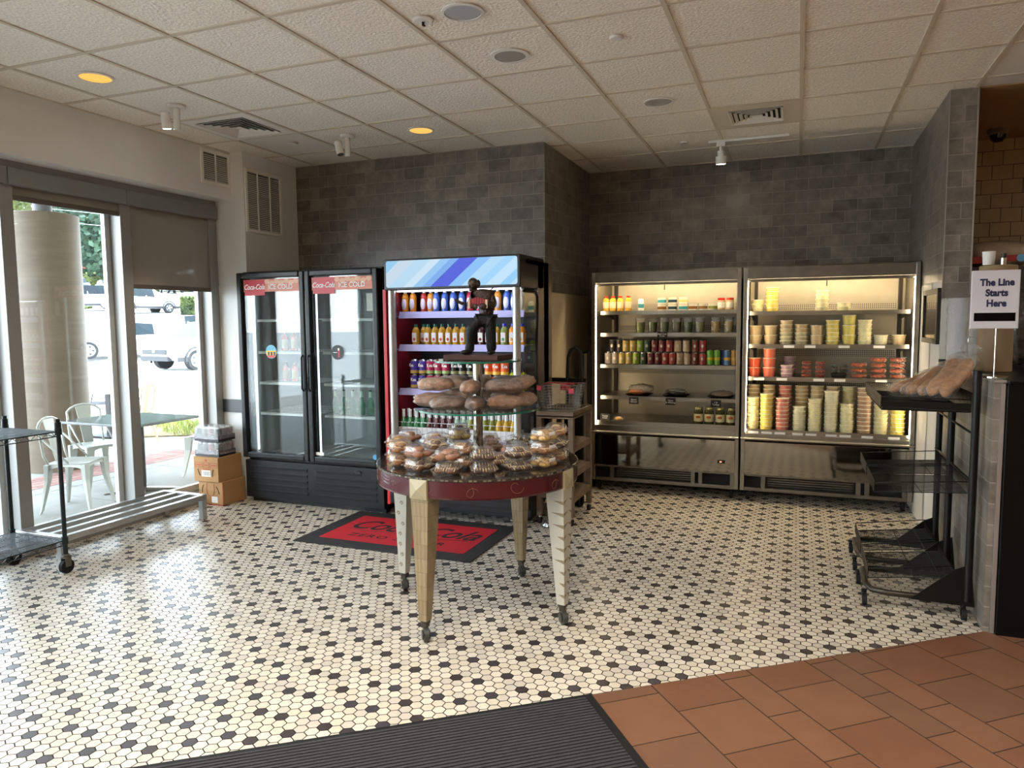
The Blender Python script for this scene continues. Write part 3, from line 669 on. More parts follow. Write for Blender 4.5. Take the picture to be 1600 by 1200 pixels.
# ---- drinks
BX, BY = -3.015, 1.40
def rowlab(i, what, shelf): return '%s %s from the left, %s of the blue-lit fridge' % (ORD[i], what, shelf)
kinds1 = [(.063, 'o'), (.135, 'o'), (.235, 'r'), (.295, 'o'), (.345, 'b'), (.42, 'b'), (.495, 'b'), (.57, 'b'), (.64, 'p'), (.72, 'p'), (.80, 'p'), (.875, 'o'), (.95, 'b'), (1.01, 'b'), (1.07, 'w')]
wm = {'o': (None, CAPW, cm('lab_lilac_white', 214, 208, 224), cm('print_orange', 216, 140, 40)), 'r': (None, CAPW, cm('lab_lilac_white', 214, 208, 224), cm('print_berry', 176, 52, 44)),
      'b': (None, CAPW, cm('lab_ice', 208, 214, 236), cm('print_blue', 62, 96, 176)), 'p': (None, CAPW, cm('lab_ice', 208, 214, 236), cm('print_pink', 180, 40, 70)), 'w': (None, CAPW, cm('lab_cream', 220, 216, 200), cm('print_cream', 205, 198, 178))}
wn = {'o': 'orange printed bottle', 'r': 'red printed bottle', 'b': 'blue printed bottle', 'p': 'pink printed bottle', 'w': 'cream printed bottle'}
LAB_OV = lambda mb_m: (lambda o: [MB().ell((0, -.0235, .064), (.022, .0095, .050), 14, 9).build('oval_label', mb_m, o)])
for i, (x, k) in enumerate(kinds1):
    ms = [cm('clear_water', 200, 205, 210), wm[k][1], wm[k][3], wm[k][3]]
    item('wrap', 'drink_bottle', 'bottle', ms, (BX+x, BY+.20, 1.647), rowlab(i, wn[k], 'top shelf'), 'printed bottles on the top shelf', 'wr'+k, extra=LAB_OV(wm[k][2]))
def fruit(mm, col): return lambda o: [MB().box(-.019, .019, -.0322, -.028, .024, .096).build('label', mm, o), MB().ell((0, -.031, .044), (.013, .004, .013), 12, 8).build('fruit_print', col, o)]
r2 = [(.16, 'g'), (.20, 'g'), (.272, 'g'), (.335, 'g'), (.397, 'g'), (.459, 'g'), (.521, 'g'), (.583, 'g'), (.618, 'g'), (.665, 'c'), (.74, 'c'), (.802, 'c'), (.864, 'g'), (.93, 'l'), (1.0, 'y'), (1.075, 'y')]
m2 = {'g': ([cm('juice_amber', 196, 150, 34), CAPG, cm('juice_amber', 196, 150, 34), cm('juice_amber', 196, 150, 34)], cm('lab_white', 226, 222, 222), cm('apple_print', 206, 74, 40), 'amber juice bottle'),
      'c': ([cm('juice_cherry', 66, 14, 22), CAPG, cm('juice_cherry', 66, 14, 22), cm('juice_cherry', 66, 14, 22)], cm('lab_white', 226, 222, 222), cm('cherry_print', 130, 22, 50), 'dark cherry juice bottle'),
      'l': ([cm('juice_lime', 140, 160, 80), CAPB, cm('juice_lime', 140, 160, 80), cm('juice_lime', 140, 160, 80)], cm('lab_white', 226, 222, 222), cm('lime_print', 90, 160, 120), 'blue-capped lime juice bottle'),
      'y': ([cm('juice_orange', 236, 150, 30), CAPB, cm('juice_orange', 236, 150, 30), cm('juice_orange', 236, 150, 30)], cm('lab_white', 226, 222, 222), cm('orange_print', 240, 170, 40), 'blue-capped orange juice bottle')}
for i, (x, k) in enumerate(r2):
    item('juice', 'juice_bottle', 'bottle', m2[k][0], (BX+x, BY+.19+(.066 if i in (1, 8) else 0), 1.385), rowlab(i, m2[k][3], 'second shelf'), 'juice bottles on the second shelf', 'ju'+k, extra=fruit(m2[k][1], m2[k][2]))
r3 = [(.145, 'v'), (.22, 'v'), (.29, 'm'), (.36, 'm'), (.43, 'm'), (.505, 'k'), (.575, 'k'), (.645, 'k'), (.71, 'm'), (.80, 'o'), (.867, 'o'), (.934, 'o')]
m3 = {'v': ('purple', (84, 66, 178), (206, 176, 100)), 'm': ('magenta', (186, 46, 100), (160, 190, 120)), 'k': ('black', (26, 28, 26), (150, 150, 110)), 'o': ('orange', (226, 98, 40), (240, 190, 70))}
for i, (x, k) in enumerate(r3):
    nm, c1, c2 = m3[k]
    for lv in (0, 1):
        ms = [cm('can_%s' % nm, *c1), CANTOP, cm('can_%s' % nm, *c1), cm('can_%s_band' % nm, *c2)]
        item('can', 'drink_can', 'can', ms, (BX+x, BY+.18, 1.032+lv*.1165), '%s %s can from the left, %s tier, third shelf of the blue-lit fridge' % (ORD[i], nm, ('lower', 'upper')[lv]), 'cans stacked on the third shelf', 'cn'+k,
             rz=(.3 if lv else -.2)*((i % 3)-1), extra=lambda o: [text('Kea', .036, WHITEL, o, (0, -.0332, .072), FRONT, bold=.001, sx=.8)])
yb = [cm('tea_yellow', 200, 214, 40), cm('cap_plum', 52, 36, 62), cm('tea_yellow', 200, 214, 40), cm('tea_yellow', 200, 214, 40)]
for i, x in enumerate((.998, 1.062)):
    for lv in (0, 1): item('juice', 'tea_bottle', 'bottle', yb, (BX+x, BY+.185+lv*.066, 1.032), '%s %s yellow bottle with dark cap, right end of third shelf' % (('left', 'right')[i], ('front', 'rear')[lv]), 'yellow bottles on the third shelf', 'yb')
smc = [('green', (60, 130, 84)), ('green', (60, 130, 84)), ('plum', (84, 34, 40)), ('plum', (84, 34, 40)), ('mint', (150, 180, 160)), ('olive', (120, 124, 30)), ('olive', (120, 124, 30)), ('gold', (190, 150, 30)), ('gold', (190, 150, 30))]
for i in range(17):
    nm, c1 = smc[(i*len(smc))//17]
    ms = [cm('soda_%s' % nm, *c1, rough=.12), CAPW, cm('neck_label', 214, 220, 224), cm('neck_label', 214, 220, 224)]
    for lv in (0, 1):
        item('small', 'soda_bottle', 'bottle', ms, (BX+.095+i*.0592+(.01 if lv else 0), BY+.081+lv*.062, .6612), '%s %s soda bottle from the left, %s row, bottom of the blue-lit fridge' % (ORD[i], nm, ('front', 'rear')[lv]), 'small soda bottles at the bottom', 'sd'+nm)

for i in range(6):
    x = BX+.058+i*.172; t = tag(MB().box(0, .168, 0, .003, .0, .075).box(0, .168, .132, .135, .0, .075).box(0, .168, .003, .132, 0, .0004).build('bottle_carton', mat('carton_white', rgb(206, 208, 212), .6)), '%s white carton from the left holding small bottles at the fridge bottom' % ORD[i], 'carton', 'white bottle cartons'); t.location = (x, BY+.0455, .6605)
# ================================================================ stainless open coolers
PERF = bpy.data.materials.new('perforated_steel'); PERF.use_nodes = True; n = PERF.node_tree; L = n.links.new; b = n.nodes['Principled BSDF']
tcn = n.nodes.new('ShaderNodeTexCoord'); sp_ = n.nodes.new('ShaderNodeSeparateXYZ'); L(tcn.outputs['Object'], sp_.inputs[0])
def mth2(op, a, b_=0.0):
    x = n.nodes.new('ShaderNodeMath'); x.operation = op
    for i, q in enumerate((a, b_)):
        if isinstance(q, (int, float)): x.inputs[i].default_value = q
        else: L(q, x.inputs[i])
    return x.outputs[0]
fx = mth2('ABSOLUTE', mth2('SUBTRACT', mth2('FRACT', mth2('DIVIDE', sp_.outputs[0], .0165)), .5)); fz = mth2('ABSOLUTE', mth2('SUBTRACT', mth2('FRACT', mth2('DIVIDE', sp_.outputs[2], .0165)), .5))
hole = mth2('MULTIPLY', mth2('LESS_THAN', fx, .27), mth2('LESS_THAN', fz, .27))
mxx = n.nodes.new('ShaderNodeMix'); mxx.data_type = 'RGBA'; L(hole, mxx.inputs[0]); mxx.inputs[6].default_value = rgb(186, 178, 160); mxx.inputs[7].default_value = (.01, .01, .01, 1); L(mxx.outputs[2], b.inputs['Base Color'])
L(mth2('SUBTRACT', .75, mth2('MULTIPLY', hole, .7)), b.inputs['Metallic']); b.inputs['Roughness'].default_value = .5
INNER = mat('inner_steel', rgb(176, 168, 150), .42, .75, noise_amt=.08, noise_scale=5)
WARM = (1, .80, .50, 1)
def steel_cooler(label, x0, x1, shelves, deck, two):
    t = thing('open_display_cooler', label, 'refrigerator', (x0, 2.90, 0)); w = x1-x0; ft = .034
    for a_ in (0, w-ft): MB().box(a_, a_+ft, 0, .10, .09, 2.0).build('corner_post', STEEL, t, bevel=.003)
    m = MB(); m.box(ft, w-ft, 0, .03, 1.905, 2.0); m.box(0, w, 0, .74, 2.0, 2.008); m.box(ft, w-ft, .03, .045, 1.880, 1.905); m.build('header', STEELD, t, bevel=.003)
    m = MB(); m.box(0, .02, .10, .74, .10, 2.0); m.box(w-.02, w, .10, .74, .10, 2.0); m.box(.02, w-.02, .70, .74, .10, 2.0); m.box(.02, w-.02, .10, .70, 1.97, 2.0)
    m.build('body', INNER, t)
    m = MB()
    for z0, z1 in [(s+.018, s+.075) for s in shelves[:2]]+[(shelves[1]-.12, shelves[1]-.055), (shelves[2]-.115, shelves[2]-.055)]: m.box(.10, w-.09, .696, .6995, z0, z1)
    m.build('perforated_strip', PERF, t)
    for x in (.055, w-.075): MB().box(x, x+.028, .64, .70, .64, 1.93).build('shelf_upright', mat('upright_dark', rgb(50, 46, 40), .4, .6), t)
    # front panel and rails
    MB().box(ft-.004, w-ft+.004, -.008, .012, .235, .520).build('front_panel', MIRROR, t, bevel=.003)
    MB().cyl((.0, -.018, .545), (w, -.018, .545), .011, n=10).box(ft, w-ft, -.006, .03, .533, .56).build('bumper_rail', STEEL, t)
    MB().box(ft, w-ft, .004, .10, .555, deck-.025).box(ft, w-ft, .06, .70, deck-.03, deck).box(ft, w-ft, .045, .06, deck-.04, deck+.012).build('deck', STEEL, t, bevel=.002)
    # base frame with the condenser behind
    m = MB(); m.box(ft, w-ft, .02, .05, .085, .115); m.box(ft, w-ft, .02, .05, .215, .235)
    for x in (.17, w*.69, w*.74, w-.07): m.box(x, x+.035, .02, .05, .115, .215)
    m.build('base_frame', STEELD, t, bevel=.002)
    m = MB(); m.box(.03, w-.03, .12, .68, .10, .30, 0)
    for k in range(5): m.box(.22, w*.68, .10, .12, .12+k*.02, .128+k*.02, 1)
    m.build('condenser', [mat('condenser_dark', rgb(18, 18, 18), .7), STEELD], t)
    for x in (.06, w-.06):
        MB().cyl((x, .06, .09), (x, .06, .06), .015).cyl((x-.014, .06, .032), (x+.014, .06, .032), .032, n=16).build('caster', RUBBER, t)
    MB().box(.05, w-.05, .075, .10, 1.925, 1.940).build('led_tube', emis('warm_led', WARM, 22.0), t)
    for x in ((.0345, w-.0385) if two else (.0345,)): MB().box(x, x+.004, .010, .022, .60, 1.89).build('side_led', emis('warm_led_side', (1, .80, .52, 1), 20), t)
    for z in shelves:
        s = MB().box(.045, w-.045, .15, .68, z-.008, z).build('shelf', STEEL, t, bevel=.001)
        MB().box(.045, w-.045, .142, .150, z-.030, z+.004).build('shelf_lip', STEEL, s)
        m = MB()
        for x in (.05, w-.054): m.add([(x, .15, z-.008), (x, .68, z-.008), (x, .68, z-.08), (x, .15, z-.02), (x+.004, .15, z-.008), (x+.004, .68, z-.008), (x+.004, .68, z-.08), (x+.004, .15, z-.02)], [(0, 1, 2, 3), (7, 6, 5, 4), (0, 3, 7, 4), (3, 2, 6, 7)])
        m.build('brackets', STEELD, s)
    MB().tube([(w/2-.01, .09, 1.895), (w/2-.01, .088, 1.835)], .004, 6).build('hook', BLACKM, t)
    return t
XL0, XL1, XR0, XR1 = -1.750, -.440, -.424, .898
SL = [1.649, 1.447, 1.155, .862]; DL = .632
SR = [1.630, 1.347, 1.066]; DR = .612
tl = steel_cooler('left stainless open cooler holding cans, pickles and wrapped fish', XL0, XL1, SL, DL, False)
tr_ = steel_cooler('right stainless open cooler packed with stacks of deli tubs', XR0, XR1, SR, DR, True)
MB().box(1.135, 1.20, -.0125, -.0075, .315, .345).build('controller', mat('controller_black', rgb(12, 12, 12), .3), tl)
MB().box(1.155, 1.170, -.0135, -.0115, .325, .333).build('red_digit', emis('red_led', (1, .12, .06, 1), 3), tl)
# ---- chalk tags
CHALK = mat('chalkboard', rgb(22, 22, 22), .7)
def chalk(loc, lines, label, w=.088, h=.062, lean=0.0):
    t = thing('chalkboard_tag', label, 'sign', loc, 0, 'little chalkboard price tags'); t.rotation_euler = (-lean, 0, 0)
    MB().box(-w/2, w/2, -.003, .003, -h/2, h/2).build('board', CHALK, t)
    text('\n'.join(lines), .021, WHITEL, t, (0, -.0042, 0), FRONT, name='chalk_lettering', line=.9)
    return t
LY = 3.037
chalk((-1.128, LY-.004, 1.430), ['Half Sour', 'Pickle'], 'black chalk tag reading Half Sour Pickle on the second shelf')
chalk((-1.385, LY-.004, .826), ['Baked', 'Salmon'], 'black chalk tag reading Baked Salmon under the first fish tray')
chalk((-1.048, LY-.004, .828), ['Nova', '& Whiting'], 'black chalk tag reading Nova and Whiting under the middle tray')
chalk((-.650, LY-.004, .822), ['1 lb', 'Turkey'], 'black chalk tag reading Turkey under the right tray')
chalk((-1.655, 3.03, DL+.032), ['Potato', 'Knish'], 'black chalk tag reading Potato Knish standing on the bottom deck', .09, .06, .25)
# ---- left cooler goods
MUST = [cm('mustard', 206, 160, 50), cm('cap_red', 206, 44, 30), cm('mustard_label', 232, 196, 160), cm('mustard_label', 232, 196, 160)]
for i, x in enumerate((-1.665, -1.60, -1.53, -1.455)):
    item('mustard', 'mustard_bottle', 'bottle', MUST, (x, 3.10, 1.650), '%s mustard squeeze bottle with red cap from the left on the top shelf' % ORD[i], 'mustard bottles on the top shelf', 'must')
item('cream_bottle', 'sauce_bottle', 'bottle', [PAPER, CAPW, cm('bottle_white', 232, 230, 220), cm('teal_label', 60, 140, 150)], (-1.335, 3.09, 1.650), 'lone white sauce bottle with teal label on the top steel shelf', None, 'creamb')
FW = {'t': ('teal', (60, 150, 160)), 'n': ('navy', (36, 66, 72)), 'y': ('cream', (206, 196, 130)), 'b': ('brown', (130, 84, 30)), 'g': ('olive', (120, 120, 40))}
def fj(x, z, k, lab, grp='herring jars on the top shelf'):
    ms = [cm('jar_body', 214, 206, 176), cm('jar_lid', 214, 206, 186), cm('jar_label_white', 226, 224, 206), cm('jar_%s' % FW[k][0], *FW[k][1])]
    item('fish_jar', 'herring_jar', 'jar', ms, (x, 3.10, z), lab, grp, 'fj'+k)
for i, (x, lo, hi) in enumerate(((-1.145, 'b', 't'), (-1.050, 'n', 'n'), (-.955, 't', 'y'))):
    fj(x, 1.650, lo, 'lower jar of the %s two-jar stack on the top shelf' % ORD[i]); fj(x, 1.650+.0615, hi, 'upper jar of the %s two-jar stack on the top shelf' % ORD[i])
for i, (x, k) in enumerate(((-.868, 'b'), (-.780, 'b'), (-.695, 'g'))): fj(x, 1.650, k, '%s single low jar right of the stacked jars on the top shelf' % ORD[i])
RC = [cm('sauce_cream', 200, 170, 130), cm('cap_red', 206, 44, 30), cm('jar_label_white', 226, 224, 206), cm('jar_label_white', 226, 224, 206)]
for i, x in enumerate((-.622, -.548)): item('red_cap_jar', 'relish_jar', 'jar', RC, (x, 3.09, 1.650), '%s red-capped relish jar at the right end of the top shelf' % ('left', 'right')[i], 'red-capped jars', 'rcj')
# pickle tubs: clear bucket with pickles in brine
def pickle_proto(k):
    t = thing('pickle_tub', 'x', 'container')
    T0 = MB(); T0.lathe([(.038, .001), (.046, .132), (.0485, .134), (.0485, .139), (.046, .1395), (.044, .132), (.036, .004)], n=26); T0.build('tub', CLEAR, t)
    ml = MB(); ml.lathe([(.0355, .005), (.0415, .100), (.0001, .101)], n=22)
    ml.build('brine', {'p': cm('brine_green', 128, 140, 56, rough=.15), 'd': cm('brine_dark', 86, 102, 44, rough=.15), 'e': cm('brine_yellow', 214, 184, 96, rough=.15)}[k], t)
    mp = MB(); random.seed(7)
    if k == 'e':
        for q in range(7): a = q*1.05; mp.ell((.026*math.cos(a), .026*math.sin(a), .03+.045*(q % 2)), (.017, .017, .017), 10, 7)
        mp.build('onion_filling', cm('pearl_onion', 220, 200, 140), t)
    else:
        for q in range(9): a = q*.7; mp.ell((.028*math.cos(a), .028*math.sin(a), .055), (.0100, .0100, .046), 8, 6)
        mp.build('pickle_filling', cm('pickle_green', 140, 158, 62, rough=.3), t)
    return t
PP = {k: Placer(pickle_proto(k)) for k in 'pde'}
for i, (x, k) in enumerate(((-1.345, 'p'), (-1.232, 'd'), (-1.125, 'd'), (-1.015, 'd'), (-.915, 'd'), (-.810, 'p'), (-.672, 'e'), (-.562, 'e'))):
    PP[k].put((x, 3.12, 1.448), i, '%s clear pickle tub from the left on the second shelf of the left cooler' % ORD[i], 'clear tubs of pickles')
# cans on the third shelf
CN = {'s': ('silver', (150, 140, 130)), 'k': ('dark', (52, 44, 46)), 'y': ('gold', (180, 160, 90)), 'l': ('lime', (140, 170, 60)), 'g': ('green', (34, 66, 44)), 'm': ('maroon', (110, 30, 44)), 'r': ('red', (166, 60, 56)), 'c': ('cream', (190, 170, 140)), 'b': ('brown', (120, 56, 36))}
def lcan(i, x, k, lv, y=3.105):
    nm, c1 = CN[k]; ms = [cm('scan_%s' % nm, *c1), CANTOP, cm('scan_%s' % nm, *c1), cm('scan_%s' % nm, *c1)]
    item('can', 'soda_can', 'can', ms, (x, y, 1.156+lv*.1165), '%s %s soda can from the left, %s tier, third shelf of the left cooler' % (ORD[i], nm, ('lower', 'upper')[lv]), 'soda cans in two tiers', 'lc'+k,
         extra=lambda o: [MB().ell((0, -.0225, .058), (.015, .012, .028), 12, 8).build('oval_badge', cm('badge', 206, 196, 176), o)])
low = [(170, 's'), (235, 's'), (308, 'y'), (375, 'y'), (450, 'l'), (525, 'g'), (608, 'm'), (665, 'm'), (742, 'r'), (815, 'r'), (890, 'c'), (970, 'c'), (1052, 'b'), (1140, 'r')]
hig = [(210, 'k'), (285, 'k'), (345, 'y'), (430, 'y'), (487, 'l'), (540, 'g'), (608, 'm'), (680, 'm'), (757, 'r'), (890, 'c'), (975, 'c'), (1065, 'b'), (1140, 'r')]
fxx = lambda cx: -1.645+(cx-170)*(.868/970)
def spread(lst, w=.0665):
    out = []; last = -9
    for cx, k in lst:
        x = max(fxx(cx), last+w); out.append((x, k)); last = x
    return out
for i, (x, k) in enumerate(spread(low)): lcan(i, x, k, 0)
for i, (x, k) in enumerate(spread(hig)): lcan(i, x, k, 1, 3.125 if i < 2 else 3.108)
TC = {'g': ('green', (110, 180, 50), (220, 200, 40)), 'b': ('blue', (50, 70, 130), (60, 80, 140)), 'w': ('blue and white', (90, 130, 180), (226, 180, 60)), 'o': ('amber', (190, 140, 50), (210, 160, 60))}
for i, (x, k) in enumerate(((-.713, 'g'), (-.652, 'g'), (-.608, 'b'), (-.566, 'w'), (-.5065, 'o'))):
    nm, c1, c2 = TC[k]; ms = [cm('tall_%s' % k, *c1), CANTOP, cm('tall_%s' % k, *c1), cm('tall_%s2' % k, *c2)]
    item('tallcan', 'slim_can', 'can', ms, (x, 3.10 if k != 'b' else 3.155, 1.156), '%s of five tall slim cans at the right end, %s' % (ORD[i], nm), 'tall slim cans on the third shelf', 'tc'+k)
# wrapped fish on black trays
def tray(label, x, w, d, load):
    t = thing('food_tray', label, 'tray', (x, 3.19, .863), 0, 'black trays of wrapped fish')
    m = MB(); m.loft([rr(w*.8, d*.8, .02, 0), rr(w, d, .02, .014), rr(w+.01, d+.01, .02, .015)], caps=False); m.add(rr(w*.8, d*.8, .02, .001), [tuple(range(16))]); m.build('tray', mat('tray_black', rgb(12, 12, 12), .25), t)
    load(t); return t
def wob(s, a): return lambda p: 1+a*noise.noise(p*s)
tray('black tray with an orange salmon piece in crinkled plastic, leftmost of three', -1.365, .23, .2, lambda t: (MB().ell((-.02, -.02, .034), (.078, .06, .024), 20, 10, fn=wob(2.5, .3)).build('salmon', cm('salmon', 206, 122, 70, rough=.3), t),
     MB().ell((.015, .0, .062), (.115, .075, .045), 26, 14, fn=wob(4, .4)).build('wrapping', WRAP, t)))
tray('black tray with a dark whole fish topped by white paper, middle of three', -1.02, .23, .2, lambda t: (MB().ell((0, -.02, .030), (.082, .05, .022), 20, 10, fn=wob(2, .2)).build('fish', cm('dark_fish', 40, 34, 26, rough=.2), t),
     MB().box(-.07, .07, -.06, .04, .052, .056).build('paper', PAPER, t, bevel=.002, T=Matrix.Rotation(.12, 4, 'Y')), MB().ell((0, -.01, .038), (.10, .07, .034), 22, 12, fn=wob(3, .3)).build('wrapping', WRAP, t)))
tray('black tray of pale sliced turkey under wrap, rightmost of three', -.617, .23, .2, lambda t: (MB().ell((0, -.01, .028), (.088, .06, .018), 20, 10, fn=wob(3, .25)).build('turkey', cm('turkey', 196, 150, 110, rough=.4), t), MB().ell((0, 0, .034), (.104, .076, .030), 22, 12, fn=wob(4, .35)).build('wrapping', WRAP, t)))
t = thing('sandwich_pack', 'clear clamshell with a pale knish beside the Potato Knish tag', 'container', (-1.52, 3.02, DL))
m = MB(); m.loft([rr(.085, .07, .012, .001), rr(.10, .085, .014, .026), rr(.095, .08, .014, .040), rr(.07, .055, .012, .050)], smooth=False); m.build('shell', CLEAR, t)
MB().ell((0, 0, .022), (.038, .03, .018), 16, 9, fn=wob(3, .2)).build('knish', cm('knish', 214, 168, 90, rough=.6), t)
JR = [cm('pickle_dark', 62, 60, 24, rough=.12), mat('jar_lid_gold', rgb(190, 180, 120), .25, .8), cm('pickle_label', 214, 200, 150), cm('pickle_label', 214, 200, 150)]
for i, x in enumerate((-.800, -.708, -.612, -.520)):
    item('jar', 'pickle_jar', 'jar', JR if True else None, (x, 3.04, DL+.001), '%s of four tall pickle jars from the left on the bottom deck' % ORD[i], 'pickle jars on the bottom deck', 'pj',
         extra=lambda o: [MB().ell((0, -.036, .068), (.020, .007, .017), 12, 8).build('label_picture', cm('label_orange_print', 180, 84, 24), o)])
# ---- right cooler tubs
LIDM = thin_glass('tub_lid', (.95, .95, .93, 1), .06, haze=.55, haze_col=(.93, .92, .86, 1), rough=.1)
def tubmat(nm, c): return mat('tub_'+nm, rgb(*c), .38, noise_amt=.10, noise_scale=70, coat=.3)
TUB = {}
TN = {'ivory': (214, 206, 150), 'yellow': (226, 204, 96), 'cream': (222, 214, 166), 'beige': (192, 170, 128), 'tan': (176, 152, 108), 'speckled': (168, 160, 126), 'lemon': (210, 196, 100), 'orange-red': (206, 84, 50), 'salmon': (220, 110, 80), 'lilac': (176, 140, 150), 'pink': (200, 120, 104), 'taupe': (170, 134, 104), 'pale': (212, 206, 172)}
def tub(x, y, z, deep, col, label, group):
    key = (deep, col)
    if key not in TUB:
        h = .082 if deep else .0345; r1 = .044 if deep else .0475; m = MB()
        m.lathe([(r1, .0005, 0), (.0530, h-.006, 0), (.0548, h-.0058, 1), (.0557, h-.004, 1), (.0557, h-.0008, 1), (.053, h-.0004, 1), (.0001, h-.0012, 1)], n=22)
        TUB[key] = m.build('deli_tub', [tubmat(col, TN[col]), mat('tub_rim', rgb(228, 222, 196), .35)])
        o = TUB[key]
    else: o = TUB[key].copy(); C.objects.link(o)
    o.location = (x, y, z); o.rotation_euler = (0, 0, random.uniform(0, 6)); tag(o, label, 'container', group); return o
HS, HD = .0345, .082
def X_(px, y):
    # world x of a stack standing on the shelf line seen at pixel column px (measured from the photograph)
    k = (px-800)/1133.85; d = y+3.59; cy, sy = math.cos(yaw), math.sin(yaw)
    # ray in plan: dir = fw + rt*k
    return .0144+d*(sy+cy*k)/(cy-sy*k)
random.seed(11)
def stack(px, y, z, seq_, shelf, idx, group):
    x = X_(px, y); cnt = len(seq_); h = 0
    for j, s in enumerate(seq_):
        deep = s[0]; col = s[1]
        pos = 'only tub' if cnt == 1 else ('lowest' if j == 0 else ('topmost' if j == cnt-1 else ORD[j]+' up'))
        tub(x+random.uniform(-.0008, .0008), y+random.uniform(-.0008, .0008), z+h, deep, col, '%s %s tub, %s stack from the left, %s, right cooler' % (pos, col, ORD[idx], shelf), group)
        h += HD if deep else HS
S, D = False, True
top = [(1183, [(S, 'ivory')]*3), (1205.6, [(S, 'yellow')]*6), (1282.7, [(S, 'cream')]*5), (1317, [(S, 'cream')]*2)]
for i, (px, s) in enumerate(top): stack(px, 3.115, SR[0]+.001, s, 'top shelf', i, 'tubs on the top shelf')
sec = [(1181, [(D, 'beige')]*2), (1204, [(D, 'beige')]*2), (1228.7, [(S, 'speckled')]*3+[(S, 'beige')]*3), (1252, [(S, 'speckled')]*3+[(S, 'tan')]*2), (1276, [(D, 'beige')]*2), (1300.5, [(S, 'lemon')]*6), (1326, [(D, 'lemon')]*3), (1350.7, [(S, 'cream')]*6), (1376, [(D, 'pale')]), (1404, [(D, 'beige')])]
for i, (px, s) in enumerate(sec): stack(px, 3.115, SR[1]+.001, s, 'second shelf', i, 'tubs on the second shelf')
thd = [(1180, [(D, 'orange-red')]*2), (1203, [(D, 'salmon')]*3), (1231, [(S, 'lilac')]*3)]
for i, (px, s) in enumerate(thd): stack(px, 3.115, SR[2]+.001, s, 'third shelf', i, 'round tubs on the third shelf')
stack(1234, 3.245, SR[2]+.001, [(S, 'lilac')]*5, 'third shelf rear', 2, 'round tubs on the third shelf')
bot = [(1178.5, 8, 'ivory'), (1200, 9, 'yellow'), (1225, 8, 'pink'), (1251.8, 6, 'pale'), (1276, 8, 'cream'), (1301.5, 10, 'pale'), (1326.7, 7, 'cream'), (1354, 11, 'taupe'), (1380, 8, 'ivory'), (1407, 8, 'yellow')]
for i, (px, c_, col) in enumerate(bot): stack(px, 3.05, DR+.001, [(S, col)]*c_, 'bottom deck', i, 'tubs on the bottom deck')
rear = [(1180, 'tan'), (1204, 'tan'), (1229, 'pink'), (1255, 'tan'), (1279, 'beige'), (1304, 'beige'), (1329, 'ivory')]
for i, (px, col) in enumerate(rear):
    x = X_(px, 3.175)
    for j in range(11):
        tub(x, 3.175, DR+.001+j*HS, False, col, '%s %s tub of the %s rear stack, bottom deck, right cooler' % ('lowest' if j == 0 else ('topmost' if j == 10 else ORD[j]+' up'), col, ORD[i]), 'tubs on the bottom deck')
# rectangular clamshells
RCM = {}
def rbox(x, y, z, h, w, col, nm, label, black=False):
    key = (nm, w)
    if key not in RCM:
        t = thing('food_box', label, 'container'); 
        m = MB(); m.loft([rr(w*.84, w*.74, .012, .0008), rr(w, w*.88, .014, h*.62), rr(w*1.05, w*.93, .016, h*.64), rr(w*1.05, w*.93, .016, h*.68), rr(w*.96, w*.84, .012, h*.72), rr(w*.90, w*.78, .012, h-.001)]); m.build('shell', mat('tray_black', rgb(12, 12, 12), .25) if black else CLEAR, t)
        if not black:
            m = MB()
            random.seed(2)
            for q in range(14): m.ell((random.uniform(-.32, .32)*w, random.uniform(-.27, .27)*w, h*random.uniform(.28, .62)), (w*.17, w*.10, h*.26), 9, 6, T=None)
            m.build('filling', mat('fill_'+nm, rgb(*col), .35, noise_amt=.25, noise_scale=60), t)
        RCM[key] = Placer(t)
    return RCM[key].put((x, y, z), 0, label, 'clear boxes on the third shelf')
z3 = SR[2]+.001
for i, (px, c_, w, col, nm) in enumerate(((1261, 4, .082, (176, 76, 30), 'carrot'), (1282.7, 4, .082, (168, 56, 32), 'pepper'))):
    for j in range(c_): rbox(X_(px, 3.10), 3.10, z3+j*.036, .036, w, col, nm, '%s of four small %s boxes, %s column, third shelf, right cooler' % (ORD[j], ('orange', 'red')[i], ('left', 'right')[i]))
for i, px in enumerate((1304.5, 1319)):
    for j in range(2): rbox(X_(px, 3.10), 3.10, z3+.046+j*.036, .036, .068, (52, 54, 30), 'olive', '%s dark olive box, %s of the pair on the black tray' % (('lower', 'upper')[j], ('left', 'right')[i]))
rbox(X_(1311.7, 3.10), 3.10, z3, .046, .125, (0, 0, 0), 'black', 'black plastic tray under the olive boxes on the third shelf', True)
for i, (px, c_) in enumerate(((1343, 3), (1373.5, 4), (1404, 4))):
    for j in range(c_): rbox(X_(px, 3.11), 3.11, z3+j*.0455, .0455, .125, (196, 96, 50), 'shrimp', '%s orange box from below in the %s of three right stacks, third shelf' % (ORD[j], ('left', 'middle', 'right')[i]))
# price strips on the shelf lips
def strip(px, y, z, w, label):
    t = tag(MB().box(-w/2, w/2, -.004, 0, -.011, .011).build('price_strip', PAPER), label, 'price tag', 'white price strips on the shelf lips'); t.location = (X_(px, y), y, z)
for i, (px) in enumerate((1233, 1266, 1319, 1374)): strip(px, 3.040, SR[1]-.016, .085, '%s white price strip from the left under the second shelf' % ORD[i])
for i, (px) in enumerate((1187, 1223, 1281, 1314, 1379)): strip(px, 3.040, SR[2]-.016, .085, '%s white price strip from the left under the third shelf' % ORD[i])
for i, (px) in enumerate((1180, 1201, 1222, 1250, 1271, 1303, 1325, 1360, 1402)): strip(px, 2.943, DR-.018, .085, '%s white price strip from the left along the bottom deck' % ORD[i])
